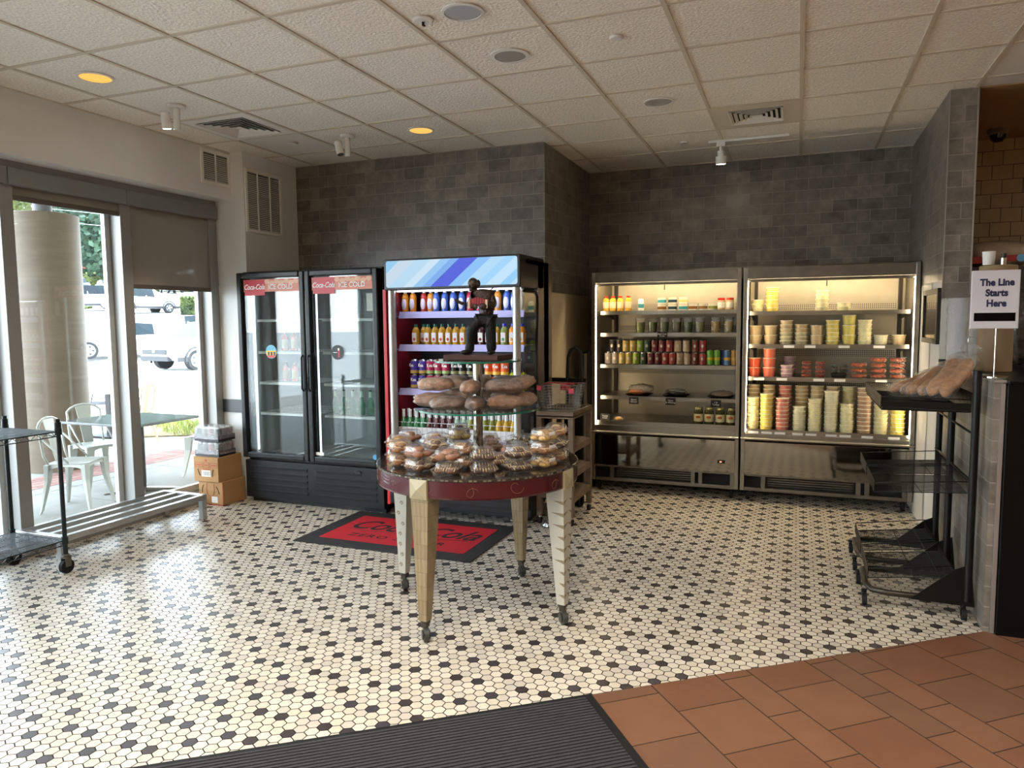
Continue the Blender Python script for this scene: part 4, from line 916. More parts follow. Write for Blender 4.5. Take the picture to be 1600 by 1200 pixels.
# ================================================================ round display table
CX, CY = -1.595, -.022
WOODL = bpy.data.materials.new('checker_wood'); WOODL.use_nodes = True; n = WOODL.node_tree; L = n.links.new; b = n.nodes['Principled BSDF']
tcn = n.nodes.new('ShaderNodeTexCoord'); wv = n.nodes.new('ShaderNodeTexWave'); wv.inputs['Scale'].default_value = 14; wv.inputs['Distortion'].default_value = 3; wv.inputs['Detail'].default_value = 3
ck2 = n.nodes.new('ShaderNodeTexBrick'); ck2.offset = .5; ck2.inputs['Scale'].default_value = 1; ck2.inputs['Brick Width'].default_value = .055; ck2.inputs['Row Height'].default_value = .07; ck2.inputs['Mortar Size'].default_value = .0015
ck2.inputs['Color1'].default_value = rgb(124, 106, 74); ck2.inputs['Color2'].default_value = rgb(138, 120, 88); ck2.inputs['Mortar'].default_value = rgb(110, 93, 62)
sp_ = n.nodes.new('ShaderNodeSeparateXYZ'); cb_ = n.nodes.new('ShaderNodeCombineXYZ'); L(tcn.outputs['Object'], sp_.inputs[0]); ad_ = n.nodes.new('ShaderNodeMath'); L(sp_.outputs[0], ad_.inputs[0]); L(sp_.outputs[1], ad_.inputs[1]); L(ad_.outputs[0], cb_.inputs[0]); L(sp_.outputs[2], cb_.inputs[1]); L(cb_.outputs[0], ck2.inputs[0]); L(tcn.outputs['Object'], wv.inputs[0])
mxn = n.nodes.new('ShaderNodeMix'); mxn.data_type = 'RGBA'; mxn.blend_type = 'MULTIPLY'; mxn.inputs[0].default_value = .22; L(ck2.outputs[0], mxn.inputs[6]); L(wv.outputs[0], mxn.inputs[7]); L(mxn.outputs[2], b.inputs['Base Color']); b.inputs['Roughness'].default_value = .38
IVORY = mat('ivory_leg_paint', rgb(168, 164, 152), .4, noise_amt=.04, noise_scale=10)
OLIVE = mat('olive_leg_marks', rgb(118, 106, 82), .5)
MAROON = mat('maroon_apron', rgb(66, 15, 24), .22, noise_amt=.2, noise_scale=4, coat=.5)
table = thing('display_table', 'round maroon-rimmed display table on tapered painted legs with casters', 'table', (CX, CY, 0))
RT = .545
m = MB(); m.lathe([(RT-.04, .722), (RT-.006, .722), (RT-.004, .73), (RT-.004, .808), (RT-.04, .808), (RT-.04, .722)], n=96); m.build('apron', MAROON, table)
m = MB(); m.lathe([(.0001, .800), (RT-.03, .800), (RT-.004, .808), (RT, .812), (RT, .821), (RT-.006, .824), (.0001, .824)], n=96); m.build('table_top', mat('dark_table_top', rgb(44, 40, 36), .12, noise_amt=.15, noise_scale=18, coat=.6), table)
m = MB()
for k in range(150):
    a = 2*PI*k/150
    if k % 3: m.box(RT-.0005, RT+.001, -.008, .008, .8125, .820, 0, T=Matrix.Rotation(a, 4, 'Z'))
m.build('edge_pattern', mat('edge_cream', rgb(96, 90, 72), .5), table)
GOLD = mat('scroll_gold', rgb(112, 78, 60), .4)
m = MB()
random.seed(4)
for k in range(15):
    a0 = 2*PI*k/15; pts = []
    sgn = 1 if k % 2 else -1
    for q in range(26):
        t = q/25; rad = .036*(1-t*.75); ang = sgn*(t*6.6)+.6
        du = rad*math.cos(ang)+ .05*t; dz = rad*math.sin(ang); a = a0+du/RT
        pts.append(((RT-.0035)*math.cos(a), (RT-.0035)*math.sin(a), .765+dz))
    m.tube(pts, .0009, 4)
m.build('scroll_pattern', GOLD, table)['kind'] = 'stuff'
leg_angles = [math.atan2(-.50, -.065), math.atan2(-.074, .49), math.atan2(.507, .054), math.atan2(.057, -.49)]
def leg(a, kind):
    body = WOODL if kind == 'wood' else IVORY
    T = Matrix.Rotation(a, 4, 'Z')
    w0, w1 = .104, .046; ri, ro = RT-.105, RT+.004; m = MB()
    rc = .515
    m.loft([[(rc-w1/2-.004, -w1/2, .105), (rc+w1/2-.004, -w1/2, .105), (rc+w1/2-.004, w1/2, .105), (rc-w1/2-.004, w1/2, .105)], [(ri, -w0/2, .722), (ro-.006, -w0/2, .722), (ro-.006, w0/2, .722), (ri, w0/2, .722)]], T=T)
    m.build('leg', body, table, bevel=.002).name
    lg = table.children[-1] if False else None
    m = MB(); f = ro+.002; e = f+.014
    m.add([(f, -.050, .716), (f, .050, .716), (f, .050, .812), (f, -.050, .812), (e, 0, .764), (ro-.03, -.050, .716), (ro-.03, .050, .716), (ro-.03, .050, .812), (ro-.03, -.050, .812)],
          [(0, 1, 4), (1, 2, 4), (2, 3, 4), (3, 0, 4), (0, 3, 8, 5), (1, 6, 7, 2), (3, 2, 7, 8), (0, 5, 6, 1)], T=T)
    m.build('corner_block', mat('block_cream', rgb(150, 140, 112), .4), table, bevel=.001)
    if kind == 'zebra' or kind == 'spot':
        m = MB(); random.seed(9 if kind == 'zebra' else 12)
        for q in range(9 if kind == 'zebra' else 10):
            z = .15+q*.062; fr = (z-.105)/.617; hw = (w1+(w0-w1)*fr)/2; ro_ = (rc+w1/2-.004)+((ro-.006)-(rc+w1/2-.004))*fr; ri_ = (rc-w1/2-.004)+(ri-(rc-w1/2-.004))*fr
            if kind == 'zebra':
                # stripe wraps the outer corner
                for side in (-1, 1):
                    s1 = random.uniform(.5, .95); th = .010
                    m.add([(ro_+.0012, side*hw*1.01, z+th), (ro_+.0012, side*hw*1.01, z-th), (ro_+.0012, side*hw*(1-1.5*s1), z+.018)], [(0, 1, 2)], T=T)
                    m.add([(ro_+.001, side*(hw+.0012), z+th), (ro_+.001, side*(hw+.0012), z-th), (ro_-(ro_-ri_)*s1, side*(hw+.0006), z+.010)], [(0, 1, 2)], T=T)
            else:
                for side in (-1, 0, 1):
                    c = random.uniform(-.5, .5); r_ = .008
                    for g_ in range(5):
                        t = g_*1.15; yy = c*hw+r_*math.cos(t); zz = z+side*.01+r_*math.sin(t)
                        if side == 0: m.add([(ro_+.0014, yy-.004, zz-.004), (ro_+.0014, yy+.004, zz-.004), (ro_+.0014, yy+.004, zz+.004), (ro_+.0014, yy-.004, zz+.004)], [(0, 1, 2, 3)], T=T)
                        else:
                            xx = (ro_+ri_)/2+c*(ro_-ri_)*.6+r_*math.cos(t)
                            m.add([(xx-.004, side*(hw+.0012), zz-.004), (xx+.004, side*(hw+.0012), zz-.004), (xx+.004, side*(hw+.0012), zz+.004), (xx-.004, side*(hw+.0012), zz+.004)], [(0, 1, 2, 3)], T=T)
        m.build('painted_marks', OLIVE, table)
    m = MB(); c = T @ Vector((rc-.004, 0, 0))
    m.cyl(c+Vector((0, 0, .105)), c+Vector((0, 0, .092)), .026, n=16).box(c.x-.014, c.x+.014, c.y-.018, c.y+.018, .070, .094)
    d = Vector((.6, -.8, 0)); s = Vector((.8, .6, 0)); ax = c+d*.014+Vector((0, 0, .036))
    for sg in (-1, 1): m.cyl(ax+s*(sg*.016), ax+s*(sg*.020), .024, n=16)
    m.cyl(ax-s*.012, ax+s*.012, .036, n=22, m=1); m.cyl(ax-s*.014, ax+s*.014, .012, n=12, m=0)
    m.build('caster', [mat('caster_metal', rgb(70, 66, 60), .4, .6), mat('caster_wheel', rgb(48, 50, 46), .45)], table)
for a, k in zip(leg_angles, ('wood', 'zebra', 'wood', 'spot')): leg(a, k)
# ---- glass tiers on a steel pole
tw = thing('tiered_stand', 'two-tier round glass stand on a steel pole in the middle of the table', 'stand', (CX+.005, CY, .8245))
zb = .8245
MB().cyl((0, 0, 0), (0, 0, .006), .06, n=28).cyl((0, 0, .006), (0, 0, 1.3608-zb), .026, n=26).cyl((0, 0, 1.085-zb), (0, 0, 1.098-zb), .045, n=26).cyl((0, 0, 1.340-zb), (0, 0, 1.352-zb), .045, n=26).build('pole', MIRROR, tw)
EDGE = mat('green_glass_edge', rgb(24, 92, 76), .12)
for r, z, nm in ((.338, 1.098, 'lower'), (.238, 1.352, 'upper')):
    m = MB(); z -= zb; m.lathe([(.027, z), (r, z), (r, z+.0095), (.027, z+.0095), (.027, z)], n=72)
    me_i = m
    for i_, f in enumerate(m.f):
        pts = [m.v[q] for q in f]
        if all(abs(math.hypot(p[0], p[1])-r) < 1e-4 for p in pts): m.m[i_] = 1
    m.build('glass_shelf', [GLASSG, EDGE], tw)
bd = tag(MB().box(-.165, .165, -.085, .085, 0, .028).build('statue_base', mat('brown_board', rgb(58, 34, 24), .6, noise_amt=.15, noise_scale=12, spec=.2), bevel=.003), 'brown wooden board under the musician statue on the upper glass tier', 'board'); bd.location = (CX+.015, CY-.015, 1.3625); bd.rotation_euler = (0, 0, -.10)
# ---- wrapped loaves on the lower glass tier
def loaf_proto(k):
    t = thing('wrapped_loaf', 'x', 'bread'); r = (.088, .046, .0355); cz = .0415
    f1 = lambda p: (1+.16*noise.noise(p*2.2+Vector((k*7, 0, 0)))+.05*noise.noise(p*6))*(1.0 if abs(p.x) < .6 else 1.06)
    m = MB(); m.ell((0, 0, cz), r, 28, 16, fn=lambda p: f1(p)*(abs(p.x)**6+abs(p.y)**2.6+abs(p.z)**2.6+1e-6)**(-.13))
    m.build('bread', [mat('crust_%d' % k, rgb(*((132, 88, 52), (96, 64, 42), (156, 112, 76))[k]), .5, noise_amt=.5, noise_scale=22, bump=.3, bump_scale=40)], t)
    m = MB(); m.ell((0, 0, cz), (r[0]*1.09, r[1]*1.07, r[2]*1.07), 44, 26, fn=lambda p: (1+.07*noise.noise(p*9+Vector((k*5, 3, 0)))+.16*noise.noise(p*2.2+Vector((k*7, 0, 0))))*(abs(p.x)**6+abs(p.y)**2.6+abs(p.z)**2.6+1e-6)**(-.13)); m.sm = [False]*len(m.sm)
    m.build('wrapping', WRAP, t); return t
LP = [Placer(loaf_proto(k)) for k in range(3)]
zt = 1.1085
# (dx, dy, dz, rot, size kind, label)
LO = [(-.215, -.112, 0, .10, 0, 'lower loaf at the far left of the glass tier'), (-.200, -.095, .082, .0, 2, 'long loaf lying on top at the far left of the glass tier'),
      (-.055, -.235, 0, .25, 1, 'dark mottled loaf at the front left rim of the glass tier'), (.085, -.215, 0, 1.45, 1, 'loaf end-on at the front centre of the glass tier, lower'),
      (.062, -.215, .082, 1.35, 0, 'shiny loaf end-on at the front centre, stacked on another'), (.216, -.122, 0, .25, 0, 'lower loaf at the front right of the glass tier'),
      (.200, -.108, .082, .12, 1, 'dark loaf lying on top at the front right of the glass tier'), (.255, .045, 0, .9, 2, 'lower loaf at the right rim of the glass tier'),
      (.234, .045, .083, .45, 0, 'loaf tilted over the right rim of the glass tier, upper'), (.110, .175, 0, .3, 1, 'lower loaf behind the pole on the right'),
      (.115, .165, .080, .35, 1, 'big dark loaf behind the pole on the right, upper'), (-.172, .083, .080, -.1, 2, 'pale crinkled loaf behind the left stack, upper'), (-.170, .095, 0, 0, 0, 'lower loaf behind the pole on the left'),
      (-.02, .250, 0, .1, 2, 'loaf at the very back of the glass tier'), (-.038, .167, .081, 1.3, 2, 'upright crinkled loaf just left of the pole at the back')]
for dx, dy, dz, ro, k, lb in LO:
    LP[k].put((CX+dx, CY+dy, zt+dz+.001), 0, lb, 'wrapped loaves on the glass tier', rot=(0, (-.22 if 'tilted' in lb else 0), ro+.42))
# ---- cookie clamshells
SHINE = thin_glass('cookie_clamshell_plastic', (.97, .97, .97, 1), .09, haze=.05, rough=.05, bump=.25, bscale=50)
def cookie_proto(k):
    t = thing('cookie_box', 'x', 'container'); w = .119; h = .066
    m = MB(); m.loft([rr(w*.80, w*.80, .022, .0008), rr(w*.94, w*.94, .026, .030), rr(w*1.12, w*1.12, .012, .0315), rr(w*1.12, w*1.12, .012, .034)], caps=False); m.add(rr(w*.80, w*.80, .022, .0008), [tuple(range(16))[::-1]]); m.build('tray', SHINE, t)
    m = MB(); m.loft([rr(w*1.12, w*1.12, .012, .0345), rr(w*.92, w*.92, .026, .036), rr(w*.84, w*.84, .024, h-.008), rr(w*.70, w*.70, .020, h-.001)], caps=False); m.add(rr(w*.70, w*.70, .020, h-.001), [tuple(range(16))]); m.build('lid', SHINE, t)
    if k in (0, 3): MB().box(-.022, .026, -w*.45, -w*.435, .034, .050, T=Matrix.Rotation(.0, 4, 'X')).build('sticker', PAPER, t)
    cols = [((140, 96, 60), (206, 170, 120)), ((142, 92, 62), (120, 74, 48)), ((60, 38, 26), (196, 164, 110)), ((196, 160, 96), (150, 110, 60)), ((96, 62, 40), (200, 176, 130))][k]
    a = mat('cookie_%d' % k, rgb(*cols[0]), .6, noise_amt=.25, noise_scale=50, bump=.4, bump_scale=90); b_ = mat('icing_%d' % k, rgb(*cols[1]), .5)
    random.seed(k)
    for q in range(5):
        c = (0, 0, .040) if q == 4 else (.028*(1 if q % 2 else -1), .026*(1 if q > 1 else -1), .020)
        mm = MB(); mm.ell(c, (.031, .030, .0165), 16, 9, fn=lambda p: 1+.12*noise.noise(p*4+Vector((q, k, 0))))
        for s in range(4):
            pts = [(c[0]-.021+s*.014, c[1]-.026, c[2]+.003), (c[0]-.021+s*.014, c[1]-.013, c[2]+.0145), (c[0]-.021+s*.014, c[1]+.013, c[2]+.0145), (c[0]-.021+s*.014, c[1]+.026, c[2]+.003)]
            if k != 1: mm.tube(pts, .0024, 5, 1)
        mm.build('cookie', [a, b_], t)
    return t
CP = [Placer(cookie_proto(k)) for k in range(5)]
ctop = .8245
front = [(-2.03, -.06, 3), (-1.90, -.205, 0), (-1.745, -.315, 4), (-1.545, -.345, 1), (-1.395, -.255, 2), (-1.262, -.125, 2), (-1.190, .045, 3), (-1.195, .225, 0)]
nm8 = ['leftmost', 'second', 'third', 'fourth', 'fifth', 'sixth', 'seventh', 'rearmost right']
frs = []
# ring positions computed around the table centre so that the boxes stand clear of each other
angs = [-158, -133, -109, -85.5, -62, -38.5, -15, 9, 33, 57, 81, 105, 129, 153, 177]
names = ['at the left rim', 'left of the near wooden leg', 'just right of the near wooden leg', 'at the centre of the front rim', 'right of the front centre', 'at the front right rim', 'beside the striped leg', 'at the right rim', 'behind the right rim', 'at the back right', 'at the back towards the cooler', 'at the back left of the pole', 'at the back left rim', 'behind the left rim', 'farthest left on the rim']
kinds_ = [3, 0, 1, 1, 2, 2, 3, 0, 4, 1, 4, 0, 4, 3, 1]
cnts = [2, 2, 2, 2, 2, 2, 3, 3, 1, 1, 1, 1, 2, 1, 2]
for a, nmx, k, c_ in zip(angs, names, kinds_, cnts):
    r_ = .432
    ar = math.radians(a)
    for j in range(c_):
        kk = (k+j*2) % 5 if j else (4 if k == 1 else k)
        if j == c_-1: kk = k
        CP[kk].put((CX+r_*math.cos(ar), CY+r_*math.sin(ar), ctop+.0008+j*.0668), 0, '%s clear cookie box %s of the round table' % (('bottom', 'second', 'top')[j] if c_ > 1 else 'single', nmx), 'cookie boxes on the round table', rot=(0, 0, ar+PI/2+random.uniform(-.04, .04)))
inn = [(-130, .245, 4, 'behind the near left boxes'), (-85, .245, 0, 'behind the front centre boxes'), (-40, .245, 4, 'behind the front right boxes'), (5, .245, 2, 'inside the right boxes'), (50, .245, 1, 'right of the pole'), (95, .245, 1, 'behind the pole'), (140, .245, 3, 'left of the pole'), (-175, .245, 0, 'inside the left boxes')]
for a, r_, k, nmx in inn:
    ar = math.radians(a)
    for j in range(2 if a in (-130, -85, -175, 140) else 1):
        CP[k].put((CX+r_*math.cos(ar), CY+r_*math.sin(ar), ctop+.0008+j*.0668), 0, '%s inner cookie box %s' % (('lower', 'upper')[j], nmx), 'cookie boxes on the round table', rot=(0, 0, ar+PI/2+random.uniform(-.04, .04)))
# ================================================================ statue of a musician
def skin(name, pts, edges, radii, mats, parent, sub=2, root=0):
    me = bpy.data.meshes.new(name); me.from_pydata(pts, edges, []); o = bpy.data.objects.new(name, me); C.objects.link(o); o.parent = parent
    me.materials.append(mats)
    sm = o.modifiers.new('skin', 'SKIN'); sm.use_smooth_shade = True
    for i, r in enumerate(radii):
        d = me.skin_vertices[0].data[i]; d.radius = (r, r) if isinstance(r, (int, float)) else r; d.use_root = (i == root)
    if sub: s = o.modifiers.new('sub', 'SUBSURF'); s.levels = sub; s.render_levels = sub
    return o
st = thing('musician_statue', 'small bronze statue of a bent-kneed bald musician holding a red accordion', 'statue', (CX+.035, CY-.02, 1.3905), .12)
BRZ = mat('bronze_skin', rgb(58, 46, 36), .42, .35, noise_amt=.3, noise_scale=40, bump=.4, bump_scale=120)
JKT = mat('bronze_jacket', rgb(44, 29, 23), .45, .25, noise_amt=.5, noise_scale=45, bump=.6, bump_scale=90)
TRS = mat('dark_trousers', rgb(9, 10, 9), .6, .0, spec=.25, noise_amt=.35, noise_scale=50, bump=.5, bump_scale=80)
# legs: viewer-left leg bends outward, viewer-right leg bears the weight
def P_(x, y, z): return (x, y, z)
skin('trousers', [P_(.028, 0, .200), P_(.000, -.008, .185), P_(-.046, -.030, .135), P_(-.052, -.020, .070), P_(-.060, -.018, .010), P_(.052, 0, .185), P_(.060, -.012, .120), P_(.058, -.004, .065), P_(.062, -.002, .008)],
     [(0, 1), (1, 2), (2, 3), (3, 4), (0, 5), (5, 6), (6, 7), (7, 8)], [.042, .037, .032, .025, .029, .038, .031, .028, .032], TRS, st)
for x, y, a, nm in ((-.066, -.030, .5, 'shoe'), (.064, -.018, .05, 'shoe')):
    MB().ell((0, -.008, .002), (.021, .042, .0135), 14, 8).build(nm, mat('shoe_dark', rgb(16, 16, 16), .4), st, T=Matrix.Translation((x, y, .0115)) @ Matrix.Rotation(-a, 4, 'Z'))
skin('jacket', [P_(.028, .0, .195), P_(.034, .004, .235), P_(.030, -.004, .280), P_(.010, -.012, .315), P_(-.012, -.016, .332), P_(-.020, -.020, .315), P_(-.040, -.030, .262), P_(-.062, -.050, .268), P_(.050, .0, .318), P_(.074, -.010, .262), P_(.040, -.052, .252), P_(.010, -.064, .258)],
     [(0, 1), (1, 2), (2, 3), (3, 4), (3, 5), (5, 6), (6, 7), (3, 8), (8, 9), (9, 10), (10, 11)], [(.050, .040), (.050, .042), (.049, .044), (.040, .036), .020, .030, .026, .020, .032, .027, .023, .018], JKT, st)
# hands with five fingers each
def hand(base, d, nrm, parent, s=1.0):
    base = Vector(base); d = Vector(d).normalized(); nrm = Vector(nrm).normalized(); w = d.cross(nrm).normalized()
    pts = [base, base+d*.012*s]; ed = [(0, 1)]; ra = [.0085*s, .0095*s]
    for i, (o_, l_) in enumerate(((-.0085, .017), (-.0030, .020), (.0028, .019), (.0082, .015))):
        a = len(pts); pts += [base+d*.017*s+w*o_*s, base+d*(.017+l_*.55)*s+w*o_*1.2*s+nrm*.002*s, base+d*(.017+l_)*s+w*o_*1.25*s+nrm*.008*s]; ed += [(1, a), (a, a+1), (a+1, a+2)]; ra += [.0030*s, .0025*s, .0020*s]
    a = len(pts); pts += [base+d*.006*s-w*.011*s, base+d*.015*s-w*.018*s+nrm*.004*s]; ed += [(1, a), (a, a+1)]; ra += [.0034*s, .0024*s]
    return skin('hand', [tuple(p) for p in pts], ed, ra, BRZ, parent, 1, 1)
hand((-.068, -.054, .268), (-.85, -.15, .25), (0, -.3, 1), st, 1.5); hand((.006, -.066, .258), (-.8, -.25, -.1), (.2, -.8, .3), st, 1.1)
# head: skull, face, ears, headphones-like side hair
hd = MB()
hd.ell((0, 0, 0), (.0235, .027, .031), 22, 16, fn=lambda p: 1-.16*max(0, -p.z)*(1-abs(p.y)*.2)+.05*max(0, p.z))
hd.ell((0, -.026, -.003), (.0042, .0065, .0075), 10, 8)
hd.ell((0, -.020, -.021), (.011, .009, .009), 10, 8)
for s in (-1, 1):
    hd.ell((s*.0238, .001, -.002), (.0036, .006, .009), 8, 6); hd.ell((s*.0088, -.0215, .0055), (.0062, .0042, .0026), 8, 6); hd.ell((s*.012, -.019, -.008), (.006, .006, .005), 8, 6)
hd.cyl((0, .004, -.022), (.004, .010, -.050), .013, .016, 12)
head = hd.build('head', BRZ, st, T=Matrix.Translation((-.030, -.024, .370)) @ Matrix.Scale(1.12, 4) @ Matrix.Rotation(-.45, 4, 'Z') @ Matrix.Rotation(.15, 4, 'X'))
m = MB()
for s in (-1, 1): m.ell((s*.0088, -.0238, .0008), (.0032, .0016, .0022), 8, 6, 0)
m.box(-.0062, .0062, -.0284, -.0255, -.0195, -.0172, 1)
m.build('face_details', [mat('eye_white', rgb(120, 112, 98), .3), mat('mouth_dark', rgb(30, 16, 14), .4)], head)
MB().ell((.023, .010, .004), (.008, .013, .017), 12, 8).ell((-.023, .010, .004), (.008, .013, .017), 12, 8).build('side_hair', mat('hair_dark', rgb(20, 18, 17), .7), head)
# accordion: pleated red bellows between dark ends
m = MB(); N2 = 13
rings = []
for q in range(N2):
    t = q/(N2-1); x = -.040+.085*t; zz = .262+.014*math.sin(t*PI); hh = .017+(.0015 if q % 2 else 0); dd = .014+(.0015 if q % 2 else 0)
    rings.append([(x, -.048-dd, zz-hh), (x, -.048+dd, zz-hh), (x, -.048+dd, zz+hh+.008), (x, -.048-dd, zz+hh+.008)])
m.loft(rings); m.build('accordion', mat('accordion_red', rgb(118, 12, 18), .6), st)
m = MB(); m.box(-.050, -.038, -.064, -.032, .244, .290); m.box(.046, .058, -.064, -.032, .244, .290)
for q in range(6): m.box(-.052, -.049, -.062, -.034, .248+q*.0065, .251+q*.0065, 1)
m.build('accordion_ends', [mat('accordion_white', rgb(190, 170, 150), .4), BLACKP], st, bevel=.002)
MB().tube([(.045, -.045, .292), (.060, -.02, .322), (.058, .01, .345), (.066, .02, .352)], .0035, 6).build('strap', JKT, st)
# ================================================================ mats
mt = thing('floor_mat', 'red and black soft-drink logo mat on the mosaic floor before the coolers', 'mat', (-2.640, 1.028, .0012))
MBK = bpy.data.materials.new('ribbed_black'); MRD = bpy.data.materials.new('ribbed_red')
for mm, col in ((MBK, rgb(38, 38, 40)), (MRD, rgb(186, 26, 40))):
    mm.use_nodes = True; n = mm.node_tree; L = n.links.new; b = n.nodes['Principled BSDF']; b.inputs['Base Color'].default_value = col; b.inputs['Roughness'].default_value = .6
    tcn = n.nodes.new('ShaderNodeTexCoord'); wv = n.nodes.new('ShaderNodeTexWave'); wv.inputs['Scale'].default_value = 22; wv.wave_profile = 'SIN'; L(tcn.outputs['Object'], wv.inputs[0])
    bp = n.nodes.new('ShaderNodeBump'); bp.inputs['Strength'].default_value = 1; bp.inputs['Distance'].default_value = .004; L(wv.outputs[0], bp.inputs['Height']); L(bp.outputs[0], b.inputs['Normal'])
MB().box(-.705, .705, -.436, .436, 0, .005).build('border', MBK, mt, bevel=.002)
MB().box(-.58, .59, -.298, .308, .005, .0062).build('red_field', MRD, mt)
INK = mat('mat_ink', rgb(24, 20, 22), .7)
text('Coca-Cola', .30, INK, mt, (.0, .08, .0066), (0, 0, 0), shear=.42, sx=.82, bold=.004, ext=.0003)
text('ZERO SUGAR', .088, INK, mt, (-.02, -.165, .0066), (0, 0, 0), shear=.15, sx=1.25, bold=.002, ext=.0003, spacing=1.25)
MB().tube([(-.50, -.02, .0066), (-.30, -.055, .0066), (0, -.03, .0066), (.25, -.075, .0066), (.5, -.03, .0066)], .0022, 4).build('underline_swash', INK, mt)
# dark entrance mat at the near edge, lying along the tile boundary
em = thing('entrance_mat', 'large charcoal ribbed entrance mat in the foreground', 'mat', (O.x, O.y, .0032)); em.rotation_euler = (0, 0, math.atan2(ed.y, ed.x))
m = MB(); m.box(-2.25, -.014, -1.25, -.002, 0, .004, 0)
m.build('rubber_edge', RUBBER, em, bevel=.002)
m = MB(); nr = 62
for k in range(nr):
    y = -.030-k*.0192; m.box(-2.22, -.052, y-.0115, y, .004, .0085)
m.build('ribbed_carpet', mat('carpet_charcoal', rgb(46, 46, 48), .95, noise_amt=.3, noise_scale=300, bump=.6, bump_scale=400), em)
# ================================================================ bread rack
rk = thing('bread_rack', 'black wire bread rack on casters against the half wall', 'rack', (0, 0, 0))
RK = mat('rack_black', rgb(10, 9, 8), .42, .0, spec=.25)
def postm(x, y, z0, z1, r=.019): return MB().cyl((x, y, z0), (x, y, z1), r, n=16)
for x, y, z1 in ((.862, .66, 1.298), (.845, 1.16, 1.06), (.862, 1.64, 1.305)):
    p = postm(x, y, .10, z1); p.cyl((x, y, z1-.075), (x, y, z1), .0205, n=16); p.build('post', RK, rk)
for y in (.655, 1.155, 1.645):      # triangular foot plates
    m = MB(); m.add([(.60, y-.003, .082), (.895, y-.003, .075), (.872, y-.003, .30), (.80, y-.003, .265), (.60, y+.003, .082), (.895, y+.003, .075), (.872, y+.003, .30), (.80, y+.003, .265)], [(0, 1, 2, 3), (7, 6, 5, 4), (0, 4, 5, 1), (1, 5, 6, 2), (2, 6, 7, 3), (3, 7, 4, 0)])
    m.build('foot_plate', RK, rk)
for y0, y1 in ((.68, 1.08), (1.26, 1.70)):          # U-shaped base tubes
    pts = [(.86, y0, .092), (.50, y0, .092), (.42, y0+.02, .095), (.395, y0+.08, .105), (.392, (y0+y1)/2, .115), (.395, y1-.08, .105), (.42, y1-.02, .095), (.50, y1, .092), (.86, y1, .092)]
    MB().tube(pts, .0165, 10).build('base_tube', mat('worn_tube', rgb(58, 52, 44), .35, .5), rk)
for x, y in ((.385, .72), (.378, 1.05), (.375, 1.30), (.375, 1.67), (.845, .665), (.85, 1.64)):
    m = MB(); m.cyl((x, y, .085), (x, y, .068), .014); m.box(x-.010, x+.010, y-.018, y+.018, .030, .070, 0)
    m.cyl((x-.008, y-.01, .031), (x+.014, y-.01, .031), .030, n=20, m=1); m.build('caster', [BLACKM, RUBBER], rk)
def wire_shelf(name, x0, x1, y0, y1, z0, z1, lip, gap=.019, backs=.10):
    m = MB(); f = lambda x: z0+(z1-z0)*(x-x0)/(x1-x0)
    k = 0; y = y0+.006
    while y < y1: m.tube([(x0, y, f(x0)), (x1, y, f(x1)), (x1, y, f(x1)+backs)], .0019, 4); y += gap
    for x in (x0+.1, x0+.22, x0+.34):
        if x < x1: m.cyl((x, y0, f(x)-.003), (x, y1, f(x)-.003), .0025, n=5)
    s = m.build(name, RK, rk)
    m = MB()
    for z in (0, lip*.5, lip): m.box(x0-.004, x0, y0, y1, f(x0)+z-.006, f(x0)+z+.004)
    m.box(x0-.0035, x0-.001, y0, y1, f(x0), f(x0)+lip)
    m.tube([(x0, y0, f(x0)+lip), (x1, y0, f(x1)+lip+.01), (x1, y0, f(x1)), (x0, y0, f(x0))], .0028, 5); m.tube([(x0, y1, f(x0)+lip), (x1, y1, f(x1)+lip+.01), (x1, y1, f(x1)), (x0, y1, f(x0))], .0028, 5)
    m.build('shelf_rim', RK, s)
    return s
s1 = wire_shelf('wire_shelf', .435, .845, .68, 1.62, 1.100, 1.085, .052)
MB().box(.437, .843, .69, 1.61, 1.079, 1.083, T=None).build('shelf_panel', mat('rack_panel', rgb(8, 8, 8), .5, spec=.2), s1)
MB().box(.439, .843, .681, .684, 1.083, 1.128).build('shelf_side', RK, s1)
wire_shelf('wire_shelf', .418, .845, .68, 1.13, .640, .665, .050, backs=.075); wire_shelf('wire_shelf', .418, .845, 1.18, 1.62, .640, .665, .050, backs=.075)
wire_shelf('wire_shelf', .40, .80, .68, 1.13, .165, .215, .05, backs=.04); wire_shelf('wire_shelf', .40, .80, 1.18, 1.62, .165, .215, .05, backs=.04)
MB().tube([(.845, .66, .74), (.845, 1.64, .74)], .006, 6).tube([(.845, .66, .98), (.845, 1.64, .98)], .006, 6).build('cross_bar', RK, rk)
